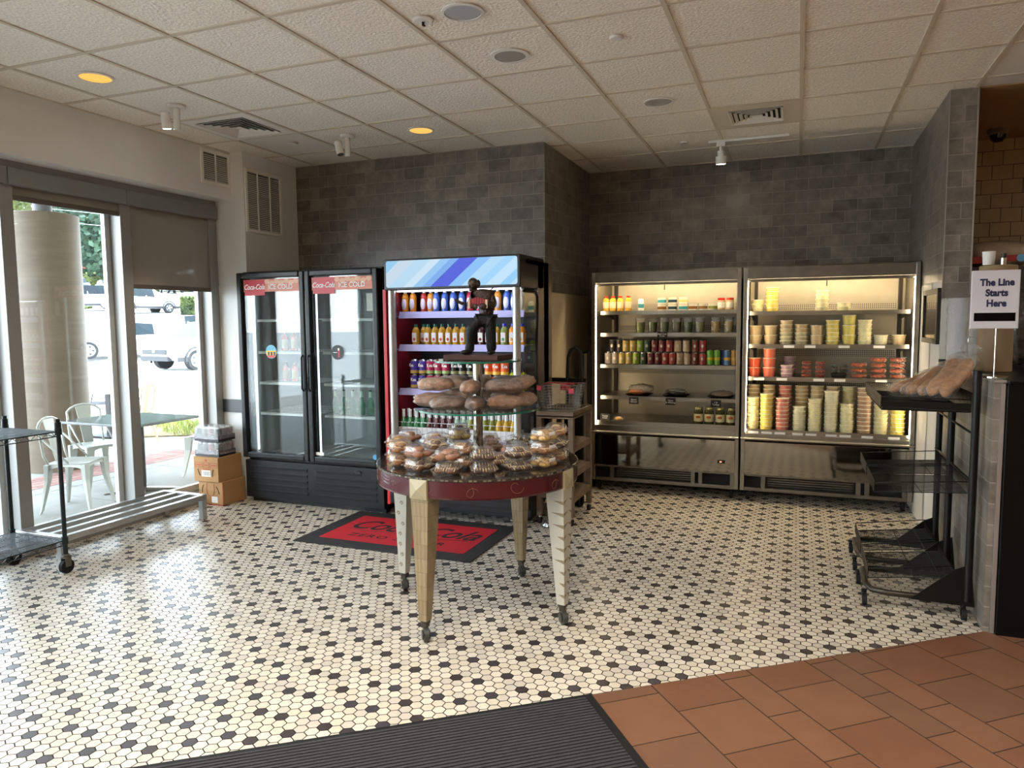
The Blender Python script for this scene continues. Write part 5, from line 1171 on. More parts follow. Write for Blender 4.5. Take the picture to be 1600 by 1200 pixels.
# bagged baguettes
def bag_proto(k):
    t = thing('bagged_baguettes', 'x', 'bread')
    for q in range(2):
        m = MB()
        pts = [Vector((-.17+i*.034, (q-.5)*.066+.006*math.sin(i*.8+k), .032+.003*math.sin(i))) for i in range(11)]
        N = 12; rings = []
        for i, p in enumerate(pts):
            tt = i/10; r = .040*math.sqrt(max(.05, 1-(2*tt-1)**4))*(1+.05*math.sin(i*2.4))
            rings.append([(p.x, p.y+r*math.cos(2*PI*j/N), p.z+r*.85*math.sin(2*PI*j/N)) for j in range(N)])
        m.loft(rings, smooth=True)
        m.build('baguette', mat('baguette_crust', rgb(176, 122, 70), .55, noise_amt=.3, noise_scale=24, bump=.3, bump_scale=40), t)
    m = MB(); rings = []; N = 22
    for i in range(19):
        tt = i/18; x = -.185+tt*.44; ry = .078 if tt < .78 else .078*(1-(tt-.78)*3.6); rz_ = .046 if tt < .78 else .046*(1-(tt-.78)*2.4)
        if tt < .05: ry *= .5; rz_ *= .5
        if tt > .88: ry = .014+(tt-.88)*.36; rz_ = .014+(tt-.88)*.2
        rings.append([(x, ry*math.cos(2*PI*j/N)*(1+.10*noise.noise(Vector((i*.9, j*1.1, k*3)))), .036+rz_*math.sin(2*PI*j/N)*(1+.12*noise.noise(Vector((i*.8, j*1.3, k*5+9))))) for j in range(N)])
    m.loft(rings, smooth=False); m.build('plastic_bag', WRAP, t); return t
BP = Placer(bag_proto(0))
for (s_, e_p, lb) in (((.70, .74, 1.125), (.86, .97, 1.30), 'bag of baguettes nearest the front post on the top rack shelf'), ((.61, .87, 1.118), (.82, 1.12, 1.25), 'middle bag of baguettes on the top rack shelf'), ((.54, 1.04, 1.112), (.79, 1.28, 1.20), 'bag of baguettes farthest along the top rack shelf')):
    a = Vector(s_); d = (Vector(e_p)-a); d.normalize(); c = a+d*.185
    BP.put(tuple(c), 0, lb, 'bagged baguettes on the rack', rot=(0, -math.asin(d.z), math.atan2(d.y, d.x)))
# ================================================================ counter behind the half wall and what stands on it
counter = tag(MB().box(.957, 1.75, .50, 2.00, 0, 1.245).box(.9571, 1.80, .48, 2.02, 1.2455, 1.262).build('counter', mat('counter_black', rgb(6, 6, 6), .3, spec=.2), bevel=.003), 'black service counter beside the tiled half wall at the right edge', 'counter')
sg = thing('line_sign', 'white sign reading The Line Starts Here on a thin metal stand', 'sign', (.940, .70, 1.262), 0)
MB().cyl((0, 0, .006), (0, 0, .255), .0035, n=8).cyl((0, 0, 0), (0, 0, .006), .06, n=24).tube([(.012*math.cos(a*.5), -.003, .262+.012*math.sin(a*.5)) for a in range(13)], .0012, 5).build('stand', CHROME, sg)
MB().box(-.116, .092, -.006, .006, .246, .537).build('sign_board', mat('sign_white', rgb(206, 204, 212), .35), sg, bevel=.003)
NAVY = mat('navy_print', rgb(20, 34, 78), .5)
for i, ln in enumerate(('The Line', 'Starts', 'Here')): text(ln, .047, NAVY, sg, (-.006, -.0068, .475-i*.052), FRONT, bold=.0022, sx=.88)
MB().box(-.100, .078, -.0075, -.006, .283, .325).build('black_bar', mat('bar_black', rgb(4, 4, 4), .8, spec=.1), sg)
tn = thing('paper_drum', 'tall tan cardboard drum with a lid behind the line sign', 'container', (1.045, 1.20, 1.262))
MB().lathe([(.084, .001), (.086, .004), (.086, .555), (.084, .558)], n=40).build('drum', mat('cardboard_tan', rgb(128, 106, 76), .75, noise_amt=.05, noise_scale=8), tn)
MB().lathe([(.091, .559), (.091, .585), (.086, .590), (.001, .592)], n=40).build('lid', mat('cardboard_lid', rgb(140, 118, 84), .7), tn)
cup = thing('stacked_cups', 'white paper cups standing on the lid of the tan drum', 'cup', (.995, 1.19, 1.8545))
MB().lathe([(.028, .0005), (.032, .070), (.0335, .074), (.031, .075), (.026, .004)], n=26).build('paper_cup', PAPER, cup)
bt = thing('dispenser_bottle', 'small black and chrome pump on the tan drum behind the line sign', 'bottle', (1.06, 1.165, 1.8545))
MB().cyl((0, 0, .0), (0, 0, .035), .016, n=16, m=1).cyl((0, 0, .035), (0, 0, .060), .013, n=16, m=0).build('pump', [BLACKP, CHROME], bt)
rl = thing('wrapped_paper_roll', 'tall white paper roll in clear wrap standing below the pillar', 'roll', (.995, 1.89, 1.263))
MB().lathe([(.070, .001), (.072, .004), (.072, .425), (.070, .428), (.02, .428)], n=40).build('paper_roll', mat('roll_white', rgb(196, 196, 198), .8), rl)
MB().lathe([(.075+.003*math.sin(i*1.7), .001+i*.0225) for i in range(20)]+[(.06, .445), (.02, .46)], n=44).build('wrapping', WRAP, rl)
r2_ = thing('bagged_cups', 'clear bag of stacked lids between the white roll and the drum', 'bag', (1.020, 1.55, 1.263))
MB().lathe([(.034, .001), (.036, .30), (.030, .31)], n=24).build('stacked_lids', mat('lids_grey', rgb(150, 146, 138), .5, noise_amt=.2, noise_scale=60), r2_)
MB().ell((0, 0, .172), (.052, .052, .170), 30, 22, fn=wob(6, .10)).build('wrapping', WRAP, r2_)
MB().tube([(-.05, -.06, .1), (-.05, -.06, .17), (-.044, -.06, .185), (-.02, -.06, .185)], .003, 6).build('wire_hook', CHROME, r2_)
pk = thing('bread_package', 'plastic package with red stripes and a round blue badge on the shelf behind the sign', 'package', (1.27, 2.33, 1.905))
MB().ell((0, 0, .085), (.20, .09, .085), 34, 18, fn=lambda p: (1+.08*noise.noise(p*3))*(abs(p.x)**4+abs(p.y)**4+abs(p.z)**4+1e-6)**(-.12)).build('bread_roll_bag', mat('package_tan', rgb(150, 116, 76), .4, noise_amt=.2, noise_scale=20), pk)
MB().ell((0, 0, .090), (.212, .098, .094), 44, 26, fn=lambda p: (1+.05*noise.noise(p*8))*(abs(p.x)**4+abs(p.y)**4+abs(p.z)**4+1e-6)**(-.12)).build('wrapping', WRAP, pk)
m = MB(); m.box(-.19, -.05, -.112, -.108, .025, .070); m.box(.03, .20, -.112, -.108, .035, .075); m.build('red_stripe', mat('package_red', rgb(150, 34, 20), .5), pk)
MB().cyl((.12, -.116, .055), (.12, -.112, .055), .025, n=20).build('blue_badge', mat('badge_blue', rgb(90, 150, 190), .4), pk)
tag(MB().box(1.08, 1.9, 2.10, 2.55, 0, 1.90).build('tall_cabinet', mat('cabinet_dark', rgb(40, 28, 20), .5), bevel=.004), 'tall dark cabinet behind the counter under the wrapped package', 'cabinet')
tag(MB().ell((1.245, 1.55, 1.512), (.09, .10, .215), 30, 20, fn=wob(3, .25)).build('black_bag', mat('bag_plastic_dark', rgb(70, 60, 52), .2, noise_amt=.4, noise_scale=30, bump=.8, bump_scale=30)), 'crumpled dark plastic bag on the counter at the right edge', 'bag')
# framed picture on the lower right wall
pf = thing('framed_picture', 'small dark framed print hanging on the white panel by the pillar', 'picture', (.905, 2.35, 1.575))
MB().box(-.022, 0, -.31, .31, -.19, -.155).box(-.022, 0, -.31, .31, .155, .19).box(-.022, 0, -.31, -.275, -.155, .155).box(-.022, 0, .275, .31, -.155, .155).build('frame', mat('frame_dark', rgb(30, 26, 22), .4), pf, bevel=.002)
MB().box(-.008, -.002, -.275, .275, -.155, .155).build('print', mat('print_brown', rgb(96, 78, 58), .5, noise_amt=.6, noise_scale=9), pf)
MB().box(-.011, -.0095, -.275, .275, -.155, .155).build('picture_glass', GLASS, pf)
# ================================================================ wooden cart, basket and things behind
CW = mat('cart_wood', rgb(98, 80, 62), .6, noise_amt=.25, noise_scale=14)
ct = thing('wooden_cart', 'brown wooden shelf cart on casters holding a wire basket', 'cart', (-1.70, 1.89, 0))
x0, x1, y0, y1 = -.142, .155, -.27, .27
m = MB(); m.box(x0, x1, y0, y1, .835, .850); m.box(x0, x1, y0, y0+.02, .825, .880); m.box(x0, x1, y1-.02, y1, .825, .880); m.box(x0, x0+.02, y0+.02, y1-.02, .825, .880); m.box(x1-.02, x1, y0+.02, y1-.02, .825, .880); m.build('tray_top', CW, ct, bevel=.003)
for x, y in ((x0, y0), (x1-.042, y0), (x0, y1-.042), (x1-.042, y1-.042)):
    MB().box(x, x+.042, y, y+.042, .065, .825).build('leg', CW, ct, bevel=.003)
    cx_, cy_ = x+.021, y+.021; MB().cyl((cx_, cy_, .065), (cx_, cy_, .05), .013).cyl((cx_-.012, cy_, .027), (cx_+.012, cy_, .027), .027, n=18, m=1).build('caster', [CHROME, RUBBER], ct)
for z in (.615, .415, .225): MB().box(x0+.004, x1-.004, y0+.004, y1-.004, z-.018, z).box(x1-.012, x1-.004, y0+.04, y1-.04, z-.05, z-.018).build('shelf', CW, ct, bevel=.002)
bk = thing('wire_basket', 'chrome wire shopping basket with red plastic grips on the wooden cart', 'basket', (-1.695, 1.80, .8515))
RDP = mat('grip_red', rgb(176, 40, 56), .4)
m = MB(); z1 = .225; W0, D0, W1, D1 = .118, .10, .178, .15
def bc_(t): return (W0+(W1-W0)*t, D0+(D1-D0)*t, .006+(z1-.006)*t)
W1 = .150; 
for q in range(11):
    u = -1+2*q/10
    for s in (-1, 1):
        a = bc_(0); c = bc_(1); m.cyl((u*a[0], s*a[1], a[2]), (u*c[0], s*c[1], c[2]), .0013, n=4); m.cyl((s*a[0], u*a[1], a[2]), (s*c[0], u*c[1], c[2]), .0013, n=4)
    m.cyl((u*W0, -D0, .006), (u*W0, D0, .006), .0013, n=4); m.cyl((-W0, u*D0, .006), (W0, u*D0, .006), .0013, n=4)
for q in range(11):
    a = bc_(q/10); r_ = .0028 if q in (0, 10) else .0012
    m.tube([(-a[0], -a[1], a[2]), (a[0], -a[1], a[2]), (a[0], a[1], a[2]), (-a[0], a[1], a[2])], r_, 5, closed=True)
m.build('wire_body', mat('basket_wire', rgb(170, 170, 168), .3, .9), bk)
m = MB(); a = bc_(.92); m.box(-a[0]-.004, -a[0]+.035, -a[1]-.005, -a[1]+.003, .185, .222); m.box(a[0]-.045, a[0], -a[1]-.005, -a[1]+.003, .165, .205); m.box(-.05, .03, a[1]-.02, a[1]-.012, .165, .210); m.build('red_grips', RDP, bk, bevel=.003)
for s in (-1, 1): MB().tube([(-.12, s*.10, z1+.002), (-.11, s*.02, z1+.006), (.11, s*.02, z1+.006), (.12, s*.10, z1+.002)], .003, 6).build('handle', RDP, bk)
fc = thing('folding_hand_truck', 'black folded hand truck with a loop handle leaning behind the wooden cart', 'hand truck', (-1.875, 2.22, .0))
MB().tube([(.065, .04, .02), (.085, .06, 1.10), (.09, .06, 1.26), (.11, .06, 1.32), (.15, .06, 1.34), (.19, .06, 1.315), (.205, .06, 1.25), (.21, .06, 1.10), (.22, .04, .02)], .015, 10).build('loop_handle', mat('loop_black', rgb(10, 10, 10), .5), fc)
MB().box(-.10, .245, .05, .075, 1.045, 1.085).box(.06, .225, .03, .05, .0, .80).build('frame_plate', BLACKM, fc, bevel=.003)
for x_ in (.09, .18): MB().cyl((x_, .03, .06), (x_+.025, .03, .06), .06, n=20).build('wheel', RUBBER, fc)
for i, (x, w, c, h, lb) in enumerate(((-1.858, .030, (70, 66, 58), 1.27, 'grey strip board leaning beside the left steel cooler, nearest the wall'), (-1.815, .028, (120, 112, 98), 1.26, 'pale strip board leaning in the gap beside the left steel cooler'), (-1.778, .026, (24, 22, 20), 1.28, 'black strip board leaning against the left steel cooler side'))):
    o = tag(MB().box(-w/2, w/2, 0, .22, 0, h).build('leaning_board', mat('board_%d' % i, rgb(*c), .5)), lb, 'board', 'boards leaning in the gap'); o.location = (x, 2.92, .001)
bn = thing('banner_sheet', 'cream banner with a red band and red print leaning behind the wooden cart', 'banner', (-1.955, 2.60, 0)); bn.rotation_euler = (0, .10, 0)
MB().box(0, .006, -.28, .28, .003, .66).build('sheet', mat('banner_cream', rgb(214, 200, 170), .5), bn)
MB().box(.006, .0075, -.28, -.20, .003, .66).build('red_band', RED, bn)
text('real deli', .10, RED, bn, (.0082, .04, .20), (PI/2, 0, PI/2), bold=.001)
fl = tag(MB().ell((0, 0, .014), (.085, .045, .014), 26, 12, fn=wob(5, .7)).build('crumpled_foil', mat('foil', rgb(190, 190, 190), .2, .9, bump=.8, bump_scale=60)), 'crumpled silver foil on the floor under the blue-lit fridge', 'litter'); fl.location = (-1.96, 1.60, .004)
fl2 = tag(MB().ell((0, 0, .024), (.05, .05, .024), 22, 12, fn=wob(4, .7)).build('crumpled_foil', mat('foil', rgb(190, 190, 190), .2, .9, bump=.8, bump_scale=60)), 'crumpled foil ball on the floor beside the wooden cart leg', 'litter'); fl2.location = (-1.925, 1.56, .004); fl2.location = (-1.72, 1.55, .004)
# ================================================================ bench, boxes, can trays, wire cart
bh = thing('dunnage_rack', 'low aluminium slatted rack standing under the windows', 'rack', (-4.60, .22, 0))
for k in range(4): x = -.205+k*.137; MB().box(x-.020, x+.020, -.578, .578, .165, .205).build('rail_bar', ALU, bh, bevel=.003)
for y in (-.60, .60): MB().box(-.225, .225, y-.022, y+.022, .163, .207).build('end_rail', ALU, bh, bevel=.003)
for x in (-.20, .20):
    for y in (-.60, .60): MB().box(x-.022, x+.022, y-.022, y+.022, .003, .163).cyl((x, y, 0), (x, y, .01), .014).build('leg', ALU, bh, bevel=.003)
CARD = mat('cardboard', rgb(168, 128, 84), .8, noise_amt=.05, noise_scale=14)
CARDP = mat('carton_print_red', rgb(176, 70, 50), .7); CARDK = mat('carton_print_black', rgb(50, 42, 36), .7)
def carton(label, x0, x1, y0, y1, z0, z1, kind):
    t = thing('cardboard_box', label, 'box', (x0, y0, z0), 0, 'cardboard boxes by the pier'); w, d, h = x1-x0, y1-y0, z1-z0
    MB().box(0, w, 0, d, 0, h).build('carton', CARD, t, bevel=.003)
    m = MB(); e = -.0012
    def q(a, b, c, f, mm): m.box(a, b, e, e+.001, c, f, mm)
    if kind == 0:
        for a, b in ((.02, .10), (.11, .17), (.18, .26)):
            q(a, b, .125, .128, 0); q(a, b, .165, .168, 0); q(a, a+.003, .125, .168, 0); q(b-.003, b, .125, .168, 0); q(a+.012, b-.012, .142, .150, 0)
        q(.125, .150, .178, .196, 0); q(.10, .18, .108, .114, 0)
    else:
        q(0, w, 0, .008, 0); q(w-.008, w, 0, h, 0)
        m.tube([(.09, e, .185), (.085, e, .13), (.10, e, .085), (.13, e, .075), (.16, e, .085), (.175, e, .13), (.17, e, .185)], .002, 4, 0)
    m.tube([(.045, e, .110), (.055, e, .08), (.07, e, .05)] if kind == 0 else [(.055, e, .170), (.040, e, .14), (.038, e, .105)], .003, 4, 1)
    m.tube([(.215, e, .110), (.205, e, .08), (.205, e, .05)] if kind == 0 else [(.195, e, .165), (.215, e, .13), (.225, e, .10)], .003, 4, 1)
    q(.085, .185, .045, .10, 2) if kind == 0 else q(.14, .205, .02, .075, 2)
    for k in range(9): q(.092+k*.010, .096+k*.010, .055, .092, 1) if kind == 0 else None
    m.build('printing', [CARDP, CARDK, PAPER], t)
carton('brown cardboard box with a red edge on the floor beside the pier, lower one', -4.828, -4.560, 1.215, 1.490, .001, .205, 1)
carton('brown cardboard box with a white barcode label, on top of the other box', -4.855, -4.585, 1.195, 1.480, .206, .420, 0)
BT = mat('beverage_tray', rgb(44, 44, 48), .5)
def canpack(label, z):
    t = thing('can_tray_pack', label, 'drinks pack', (-4.730, 1.325, z), 0, 'shrink-wrapped trays of cans'); w, d = .265, .20
    m = MB(); m.box(-w/2, w/2, -d/2, d/2, 0, .004)
    for a in ((-w/2, w/2, -d/2, -d/2+.003), (-w/2, w/2, d/2-.003, d/2), (-w/2, -w/2+.003, -d/2, d/2), (w/2-.003, w/2, -d/2, d/2)): m.box(*a, .004, .052)
    m.build('tray', BT, t)
    for i in range(4):
        for j in range(3):
            k = (i+j) % 3
            cn_ = vessel('can', 'can', [cm('pk_%d' % k, *((60, 66, 62), (96, 96, 92), (110, 50, 48))[k]), CANTOP, cm('pk_%d' % k, *((60, 66, 62), (96, 96, 92), (110, 50, 48))[k]), cm('pkb_%d' % k, *((150, 156, 150), (40, 44, 44), (170, 160, 150))[k])], t, 16)
            cn_.location = (-w/2+.034+i*.0655, -d/2+.033+j*.066, .0045)
    m = MB(); m.loft([rr(w+.004, d+.004, .01, .02), rr(w+.004, d+.004, .02, .115), rr(w-.02, d-.02, .03, .128)], caps=False); m.add(rr(w-.02, d-.02, .03, .128), [tuple(range(16))]); m.build('shrink_wrap', WRAP, t)
    text('HARVEST & VINE', .017, mat('tray_print', rgb(120, 120, 116), .5), t, (.02, -d/2-.0015, .026), FRONT)
canpack('lower shrink-wrapped tray of twelve cans on the cardboard boxes', .421); canpack('upper shrink-wrapped tray of twelve cans, topmost of the pile by the pier', .5535)
GW = mat('dark_green_wire', rgb(24, 34, 38), .35, .4)
wc = thing('wire_shelf_cart', 'dark wire shelf cart on casters cut off by the left edge', 'cart', (0, 0, 0))
xa, xb, ya, yb_ = -4.265, -4.755, -.455, -1.42
for x, y in ((xa, ya), (xb, ya), (xa, yb_), (xb, yb_)):
    MB().cyl((x, y, .125), (x, y, .985), .0135, n=14).cyl((x, y, .925), (x, y, .965), .019, n=14).cyl((x, y, .885), (x, y, .925), .021, n=14).cyl((x, y, .19), (x, y, .235), .019, n=14).build('post', GW, wc)
    m = MB(); m.cyl((x, y, .125), (x, y, .11), .02); m.cyl((x, y, .112), (x, y, .100), .030, n=18); m.box(x-.022, x-.018, y-.02, y+.02, .045, .10); m.box(x+.018, x+.022, y-.02, y+.02, .045, .10); m.cyl((x-.014, y, .045), (x+.014, y, .045), .044, n=24, m=1); m.build('caster', [STEELD, RUBBER], wc)
for z in (.905, .212):
    m = MB()
    for (p, q) in (((xa, ya), (xa, yb_)), ((xb, ya), (xb, yb_)), ((xa, ya), (xb, ya)), ((xa, yb_), (xb, yb_))):
        P0 = Vector((*p, z)); P1 = Vector((*q, z)); m.cyl(P0, P1, .004, n=6); m.cyl(P0-Vector((0, 0, .03)), P1-Vector((0, 0, .03)), .003, n=6)
        nz = int((P1-P0).length/.035); zz = []
        for i in range(nz+1): zz.append(P0.lerp(P1, i/nz)-Vector((0, 0, .03*(i % 2))))
        m.tube(zz, .0022, 4)
    k = yb_
    while k < ya: m.cyl((xa, k, z+.003), (xb, k, z+.003), .0017, n=4); k += .0145
    for x in (xa-.12, xa-.25, xa-.37): m.cyl((x, ya, z-.003), (x, yb_, z-.003), .003, n=5)
    m.build('wire_shelf', GW, wc)
# ================================================================ outside: patio, lot, cars, trees
GZ = -.17
def hgt(x, y):
    s = -.8*x+.6*y
    if s < 12: return GZ
    if s < 18: return GZ*(18-s)/6
    if s < 30: return 0.0
    if s < 52: return 2.3*(s-30)/22
    if s < 100: return 2.3+3.4*(s-52)/48
    return 5.7+(s-100)*.03
conc = mat('patio_concrete', rgb(132, 130, 124), .9, noise_amt=.06, noise_scale=3)
asph = mat('lot_asphalt', rgb(170, 170, 168), .9, noise_amt=.05, noise_scale=2)
m = MB(); dirv = Vector((-.8, .6)); perp = Vector((.6, .8)); ss = [-14, 3.6, 12, 18, 24, 30, 36, 42, 48, 52, 60, 70, 85, 100, 140, 200]
tt = [-140+20*i for i in range(15)]
V = []; 
for s in ss:
    for t in tt:
        p = dirv*s+perp*t; x = min(p.x, -5.02); V.append((x, p.y, hgt(p.x, p.y) if s > 11 else GZ))
F_ = []; nT = len(tt)
for i in range(len(ss)-1):
    for j in range(nT-1): F_.append((i*nT+j, i*nT+j+1, (i+1)*nT+j+1, (i+1)*nT+j))
m.add(V, F_, 0)
gr = struct(m.build('ground_lot', asph))
struct(MB().box(-11.2, -5.0, -12, 9.5, GZ-.25, GZ+.012).build('ground_patio', conc))
# paving joints and brick inlay of the patio
m = MB()
for k in range(12): m.box(-11.2, -5.0, -9+k*1.5, -9+k*1.5+.012, GZ+.012, GZ+.0135)
for k in range(5): m.box(-5.9-k*1.3, -5.9-k*1.3+.012, -12, 9.5, GZ+.012, GZ+.0135)
struct(m.build('ground_joints', mat('joint_grey', rgb(120, 116, 110), .9)))
random.seed(8); m = MB()
for i in range(5):
    for j in range(26): m.box(-8.0+i*.115, -8.0+i*.115+.105, -1.5+j*.21, -1.5+j*.21+.2, GZ+.0125, GZ+.0155, random.randrange(2))
struct(m.build('ground_bricks', [mat('patio_brick', rgb(130, 92, 84), .9), mat('patio_brick2', rgb(138, 104, 94), .9)]))
# canopy and the round column that carries it
struct(MB().box(-8.75, -5.0, -2.4, 9.5, 3.35, 3.55).box(-8.55, -8.15, -2.4, 9.5, 3.12, 3.35).build('exterior_canopy', mat('canopy_paint', rgb(190, 186, 178), .8)))
struct(MB().box(-5.10, -5.0, -12, 4, 2.66, 3.4).box(-5.12, -5.0, 1.62, 9.5, GZ, 3.4).build('exterior_wall', mat('exterior_stucco', rgb(200, 192, 176), .9)))
cl = bpy.data.objects.new('exterior_column', None); C.objects.link(cl); cl.location = (-8.33, 2.50, GZ+.0125); cl['kind'] = 'structure'
tan = bpy.data.materials.new('column_tan'); tan.use_nodes = True; n = tan.node_tree; L = n.links.new; b = n.nodes['Principled BSDF']; b.inputs['Roughness'].default_value = .6
tcn = n.nodes.new('ShaderNodeTexCoord'); mp = n.nodes.new('ShaderNodeMapping'); mp.inputs['Scale'].default_value = (1, 1, 5); ns = n.nodes.new('ShaderNodeTexNoise'); ns.inputs['Scale'].default_value = 2.2; ns.inputs['Detail'].default_value = 5; L(tcn.outputs['Object'], mp.inputs[0]); L(mp.outputs[0], ns.inputs[0])
rp = n.nodes.new('ShaderNodeValToRGB'); rp.color_ramp.elements[0].color = rgb(90, 77, 61); rp.color_ramp.elements[1].color = rgb(100, 88, 71); rp.color_ramp.elements[0].position = .35; rp.color_ramp.elements[1].position = .7; L(ns.outputs[0], rp.inputs[0]); L(rp.outputs[0], b.inputs['Base Color'])
MB().lathe([(.373, .0), (.373, 3.02), (.34, 3.03), (.01, 3.03)], n=64).build('column_shaft', tan, cl)
MB().cyl((0, 0, 3.03), (0, 0, 3.285), .10, n=24).build('column_stem', mat('stem_grey', rgb(90, 92, 96), .5), cl)
# ---- white metal cafe chairs
CHW = mat('cafe_chair_white', rgb(166, 168, 160), .4, .1)
def cafe_proto(name, mm, label):
    t = thing(name, label, 'chair')
    MB().loft([rr(.36, .36, .05, .440), rr(.37, .37, .05, .452), rr(.34, .34, .05, .456)]).build('seat', mm, t)
    m = MB()
    for a in range(4):
        T = Matrix.Rotation(a*PI/2, 4, 'Z'); pts = []
        for k in range(9): u = k/8*PI; pts.append((.182, -.15*math.cos(u), .385+.04*math.sin(u)))
        v = [(.180, p[1], .445) for p in pts]+[p for p in pts]; N = 9
        m.add(v, [(i, i+1, N+i+1, N+i) for i in range(N-1)], T=T); m.add([(x-.004, y, z) for x, y, z in v], [(i+1, i, N+i, N+i+1) for i in range(N-1)], T=T)
    m.build('apron', mm, t)
    for sx, sy in ((1, 1), (1, -1), (-1, 1), (-1, -1)):
        def rg(x, y, w, z): return [(sx*x-w, sy*y-w*.5, z), (sx*x+w, sy*y-w*.5, z), (sx*x+w, sy*y+w*.5, z), (sx*x-w, sy*y+w*.5, z)]
        MB().loft([rg(.225, .225, .014, .0), rg(.215, .215, .018, .03), rg(.172, .172, .034, .30), rg(.165, .165, .045, .445)]).build('leg', mm, t, bevel=.004)
    pts = [(-.165, -.17, .45)]+[(-.175, -.19-.035*k/4, .45+.30*k/4) for k in range(1, 5)]+[(-.19*math.cos(a*PI/8), -.225-.02*math.sin(a*PI/8), .75+.115*math.sin(a*PI/8)) for a in range(1, 8)]+[(.175, -.225-.035*(k)/4+.0, .75-.30*k/4) for k in range(0, 1)]+[(.175, -.19-.035*(4-k)/4, .45+.30*(4-k)/4) for k in range(1, 4)]+[(.165, -.17, .45)]
    MB().tube(pts, .0115, 8).tube([(-.175, -.222, .70), (-.178, -.08, .56), (-.172, .02, .455)], .009, 6).tube([(.175, -.222, .70), (.178, -.08, .56), (.172, .02, .455)], .009, 6).build('back_frame', mm, t)
    MB().loft([[(-.05, -.165, .45), (.05, -.165, .45), (.05, -.159, .45), (-.05, -.159, .45)], [(-.066, -.215, .70), (.066, -.215, .70), (.066, -.209, .70), (-.066, -.209, .70)], [(-.085, -.243, .852), (.085, -.243, .852), (.085, -.237, .852), (-.085, -.237, .852)]]).build('back_splat', mm, t)
    return t
CFP = Placer(cafe_proto('cafe_chair', CHW, 'x'))
gz = GZ+.0130
for x, y, rz, lb in ((-6.30, 1.20, -1.15, 'white metal cafe chair outside, nearest the window with its seat in full view'), (-7.00, 1.98, -1.75, 'white metal cafe chair on the far side of the patio table'), (-6.55, .60, 2.6, 'white metal cafe chair outside at the left, turned away from the others'), (-6.28, 2.86, 3.4, 'white metal cafe chair outside, half hidden by the can trays')):
    CFP.put((x, y, gz), rz, lb, 'white cafe chairs on the patio')
pt = thing('patio_table', 'grey marble-topped patio table just outside the window', 'table', (-6.52, 2.0, gz))
MB().box(-.53, .53, -.42, .42, .715, .742).build('table_top', mat('marble_top', rgb(84, 90, 92), .12, noise_amt=.3, noise_scale=4, coat=.2), pt, bevel=.006)
MB().cyl((.24, -.10, .03), (.24, -.10, .715), .042, n=16).box(.04, .44, -.30, .10, .700, .715).build('pedestal', mat('pedestal_dark', rgb(34, 32, 31), .6), pt)
m = MB()
for a in range(4): m.add([(0, -.04, .05), (.34, -.03, .012), (.36, 0, .0), (.34, .03, .012), (0, .04, .05), (0, -.04, .01), (.34, -.03, .0), (.34, .03, .0), (0, .04, .01)], [(0, 1, 3, 4), (1, 2, 3), (0, 5, 6, 1), (3, 7, 8, 4), (1, 6, 2), (2, 7, 3)], T=Matrix.Translation((.24, -.10, 0)) @ Matrix.Rotation(PI/4+a*PI/2, 4, 'Z'))
m.build('foot', STEELD, pt)
ft_ = thing('patio_table', 'pale square patio table beyond the round column', 'table', (-9.9, 4.55, gz))
MB().box(-.42, .42, -.42, .42, .70, .74).build('table_top', mat('pale_top', rgb(214, 204, 190), .5), ft_, bevel=.005); MB().box(-.05, .05, -.05, .05, .03, .70).box(-.25, .25, -.25, .25, 0, .03).build('pedestal', BLACKM, ft_)
TANC = mat('cafe_chair_tan', rgb(196, 180, 146), .4)
cp2 = Placer(cafe_proto('cafe_chair', TANC, 'x')); cp2.put((-8.95, 4.15, gz), 1.9, 'tan metal cafe chair at the far patio table', 'tan and black chairs at the far table')
BW_ = mat('black_mesh_chair', rgb(44, 44, 50), .5)
def mesh_chair(x, y, rz, lb):
    t = thing('mesh_chair', lb, 'chair', (x, y, gz), rz, 'black mesh chairs on the patio'); m = MB()
    for s in (-1, 1): m.tube([(s*.22, .22, 0), (s*.22, .2, .42), (s*.23, -.18, .42), (s*.22, -.24, 0)], .011, 6).tube([(s*.23, .18, .42), (s*.25, .14, .62), (s*.25, -.16, .64), (s*.22, -.24, .80)], .011, 6)
    m.tube([(-.22, -.18, .42), (-.24, -.25, .78), (-.16, -.27, .86), (.16, -.27, .86), (.24, -.25, .78), (.22, -.18, .42)], .013, 6); m.build('frame', BW_, t)
    m = MB()
    for k in range(15):
        u = -.2+.4*k/14; m.cyl((u, -.19, .43), (u, -.262, .85), .003, n=4); m.cyl((u, .20, .425), (u, -.19, .425), .003, n=4)
    for k in range(12): m.cyl((-.225, -.19-.006*k, .45+.034*k), (.225, -.19-.006*k, .45+.034*k), .003, n=4); m.cyl((-.22, -.18+.033*k, .425), (.22, -.18+.033*k, .425), .003, n=4)
    m.build('wire_mesh', BW_, t)
mesh_chair(-10.85, 5.15, 2.3, 'black mesh chair behind the pale far patio table'); mesh_chair(-9.75, 3.05, -.6, 'black mesh chair left of the round column')
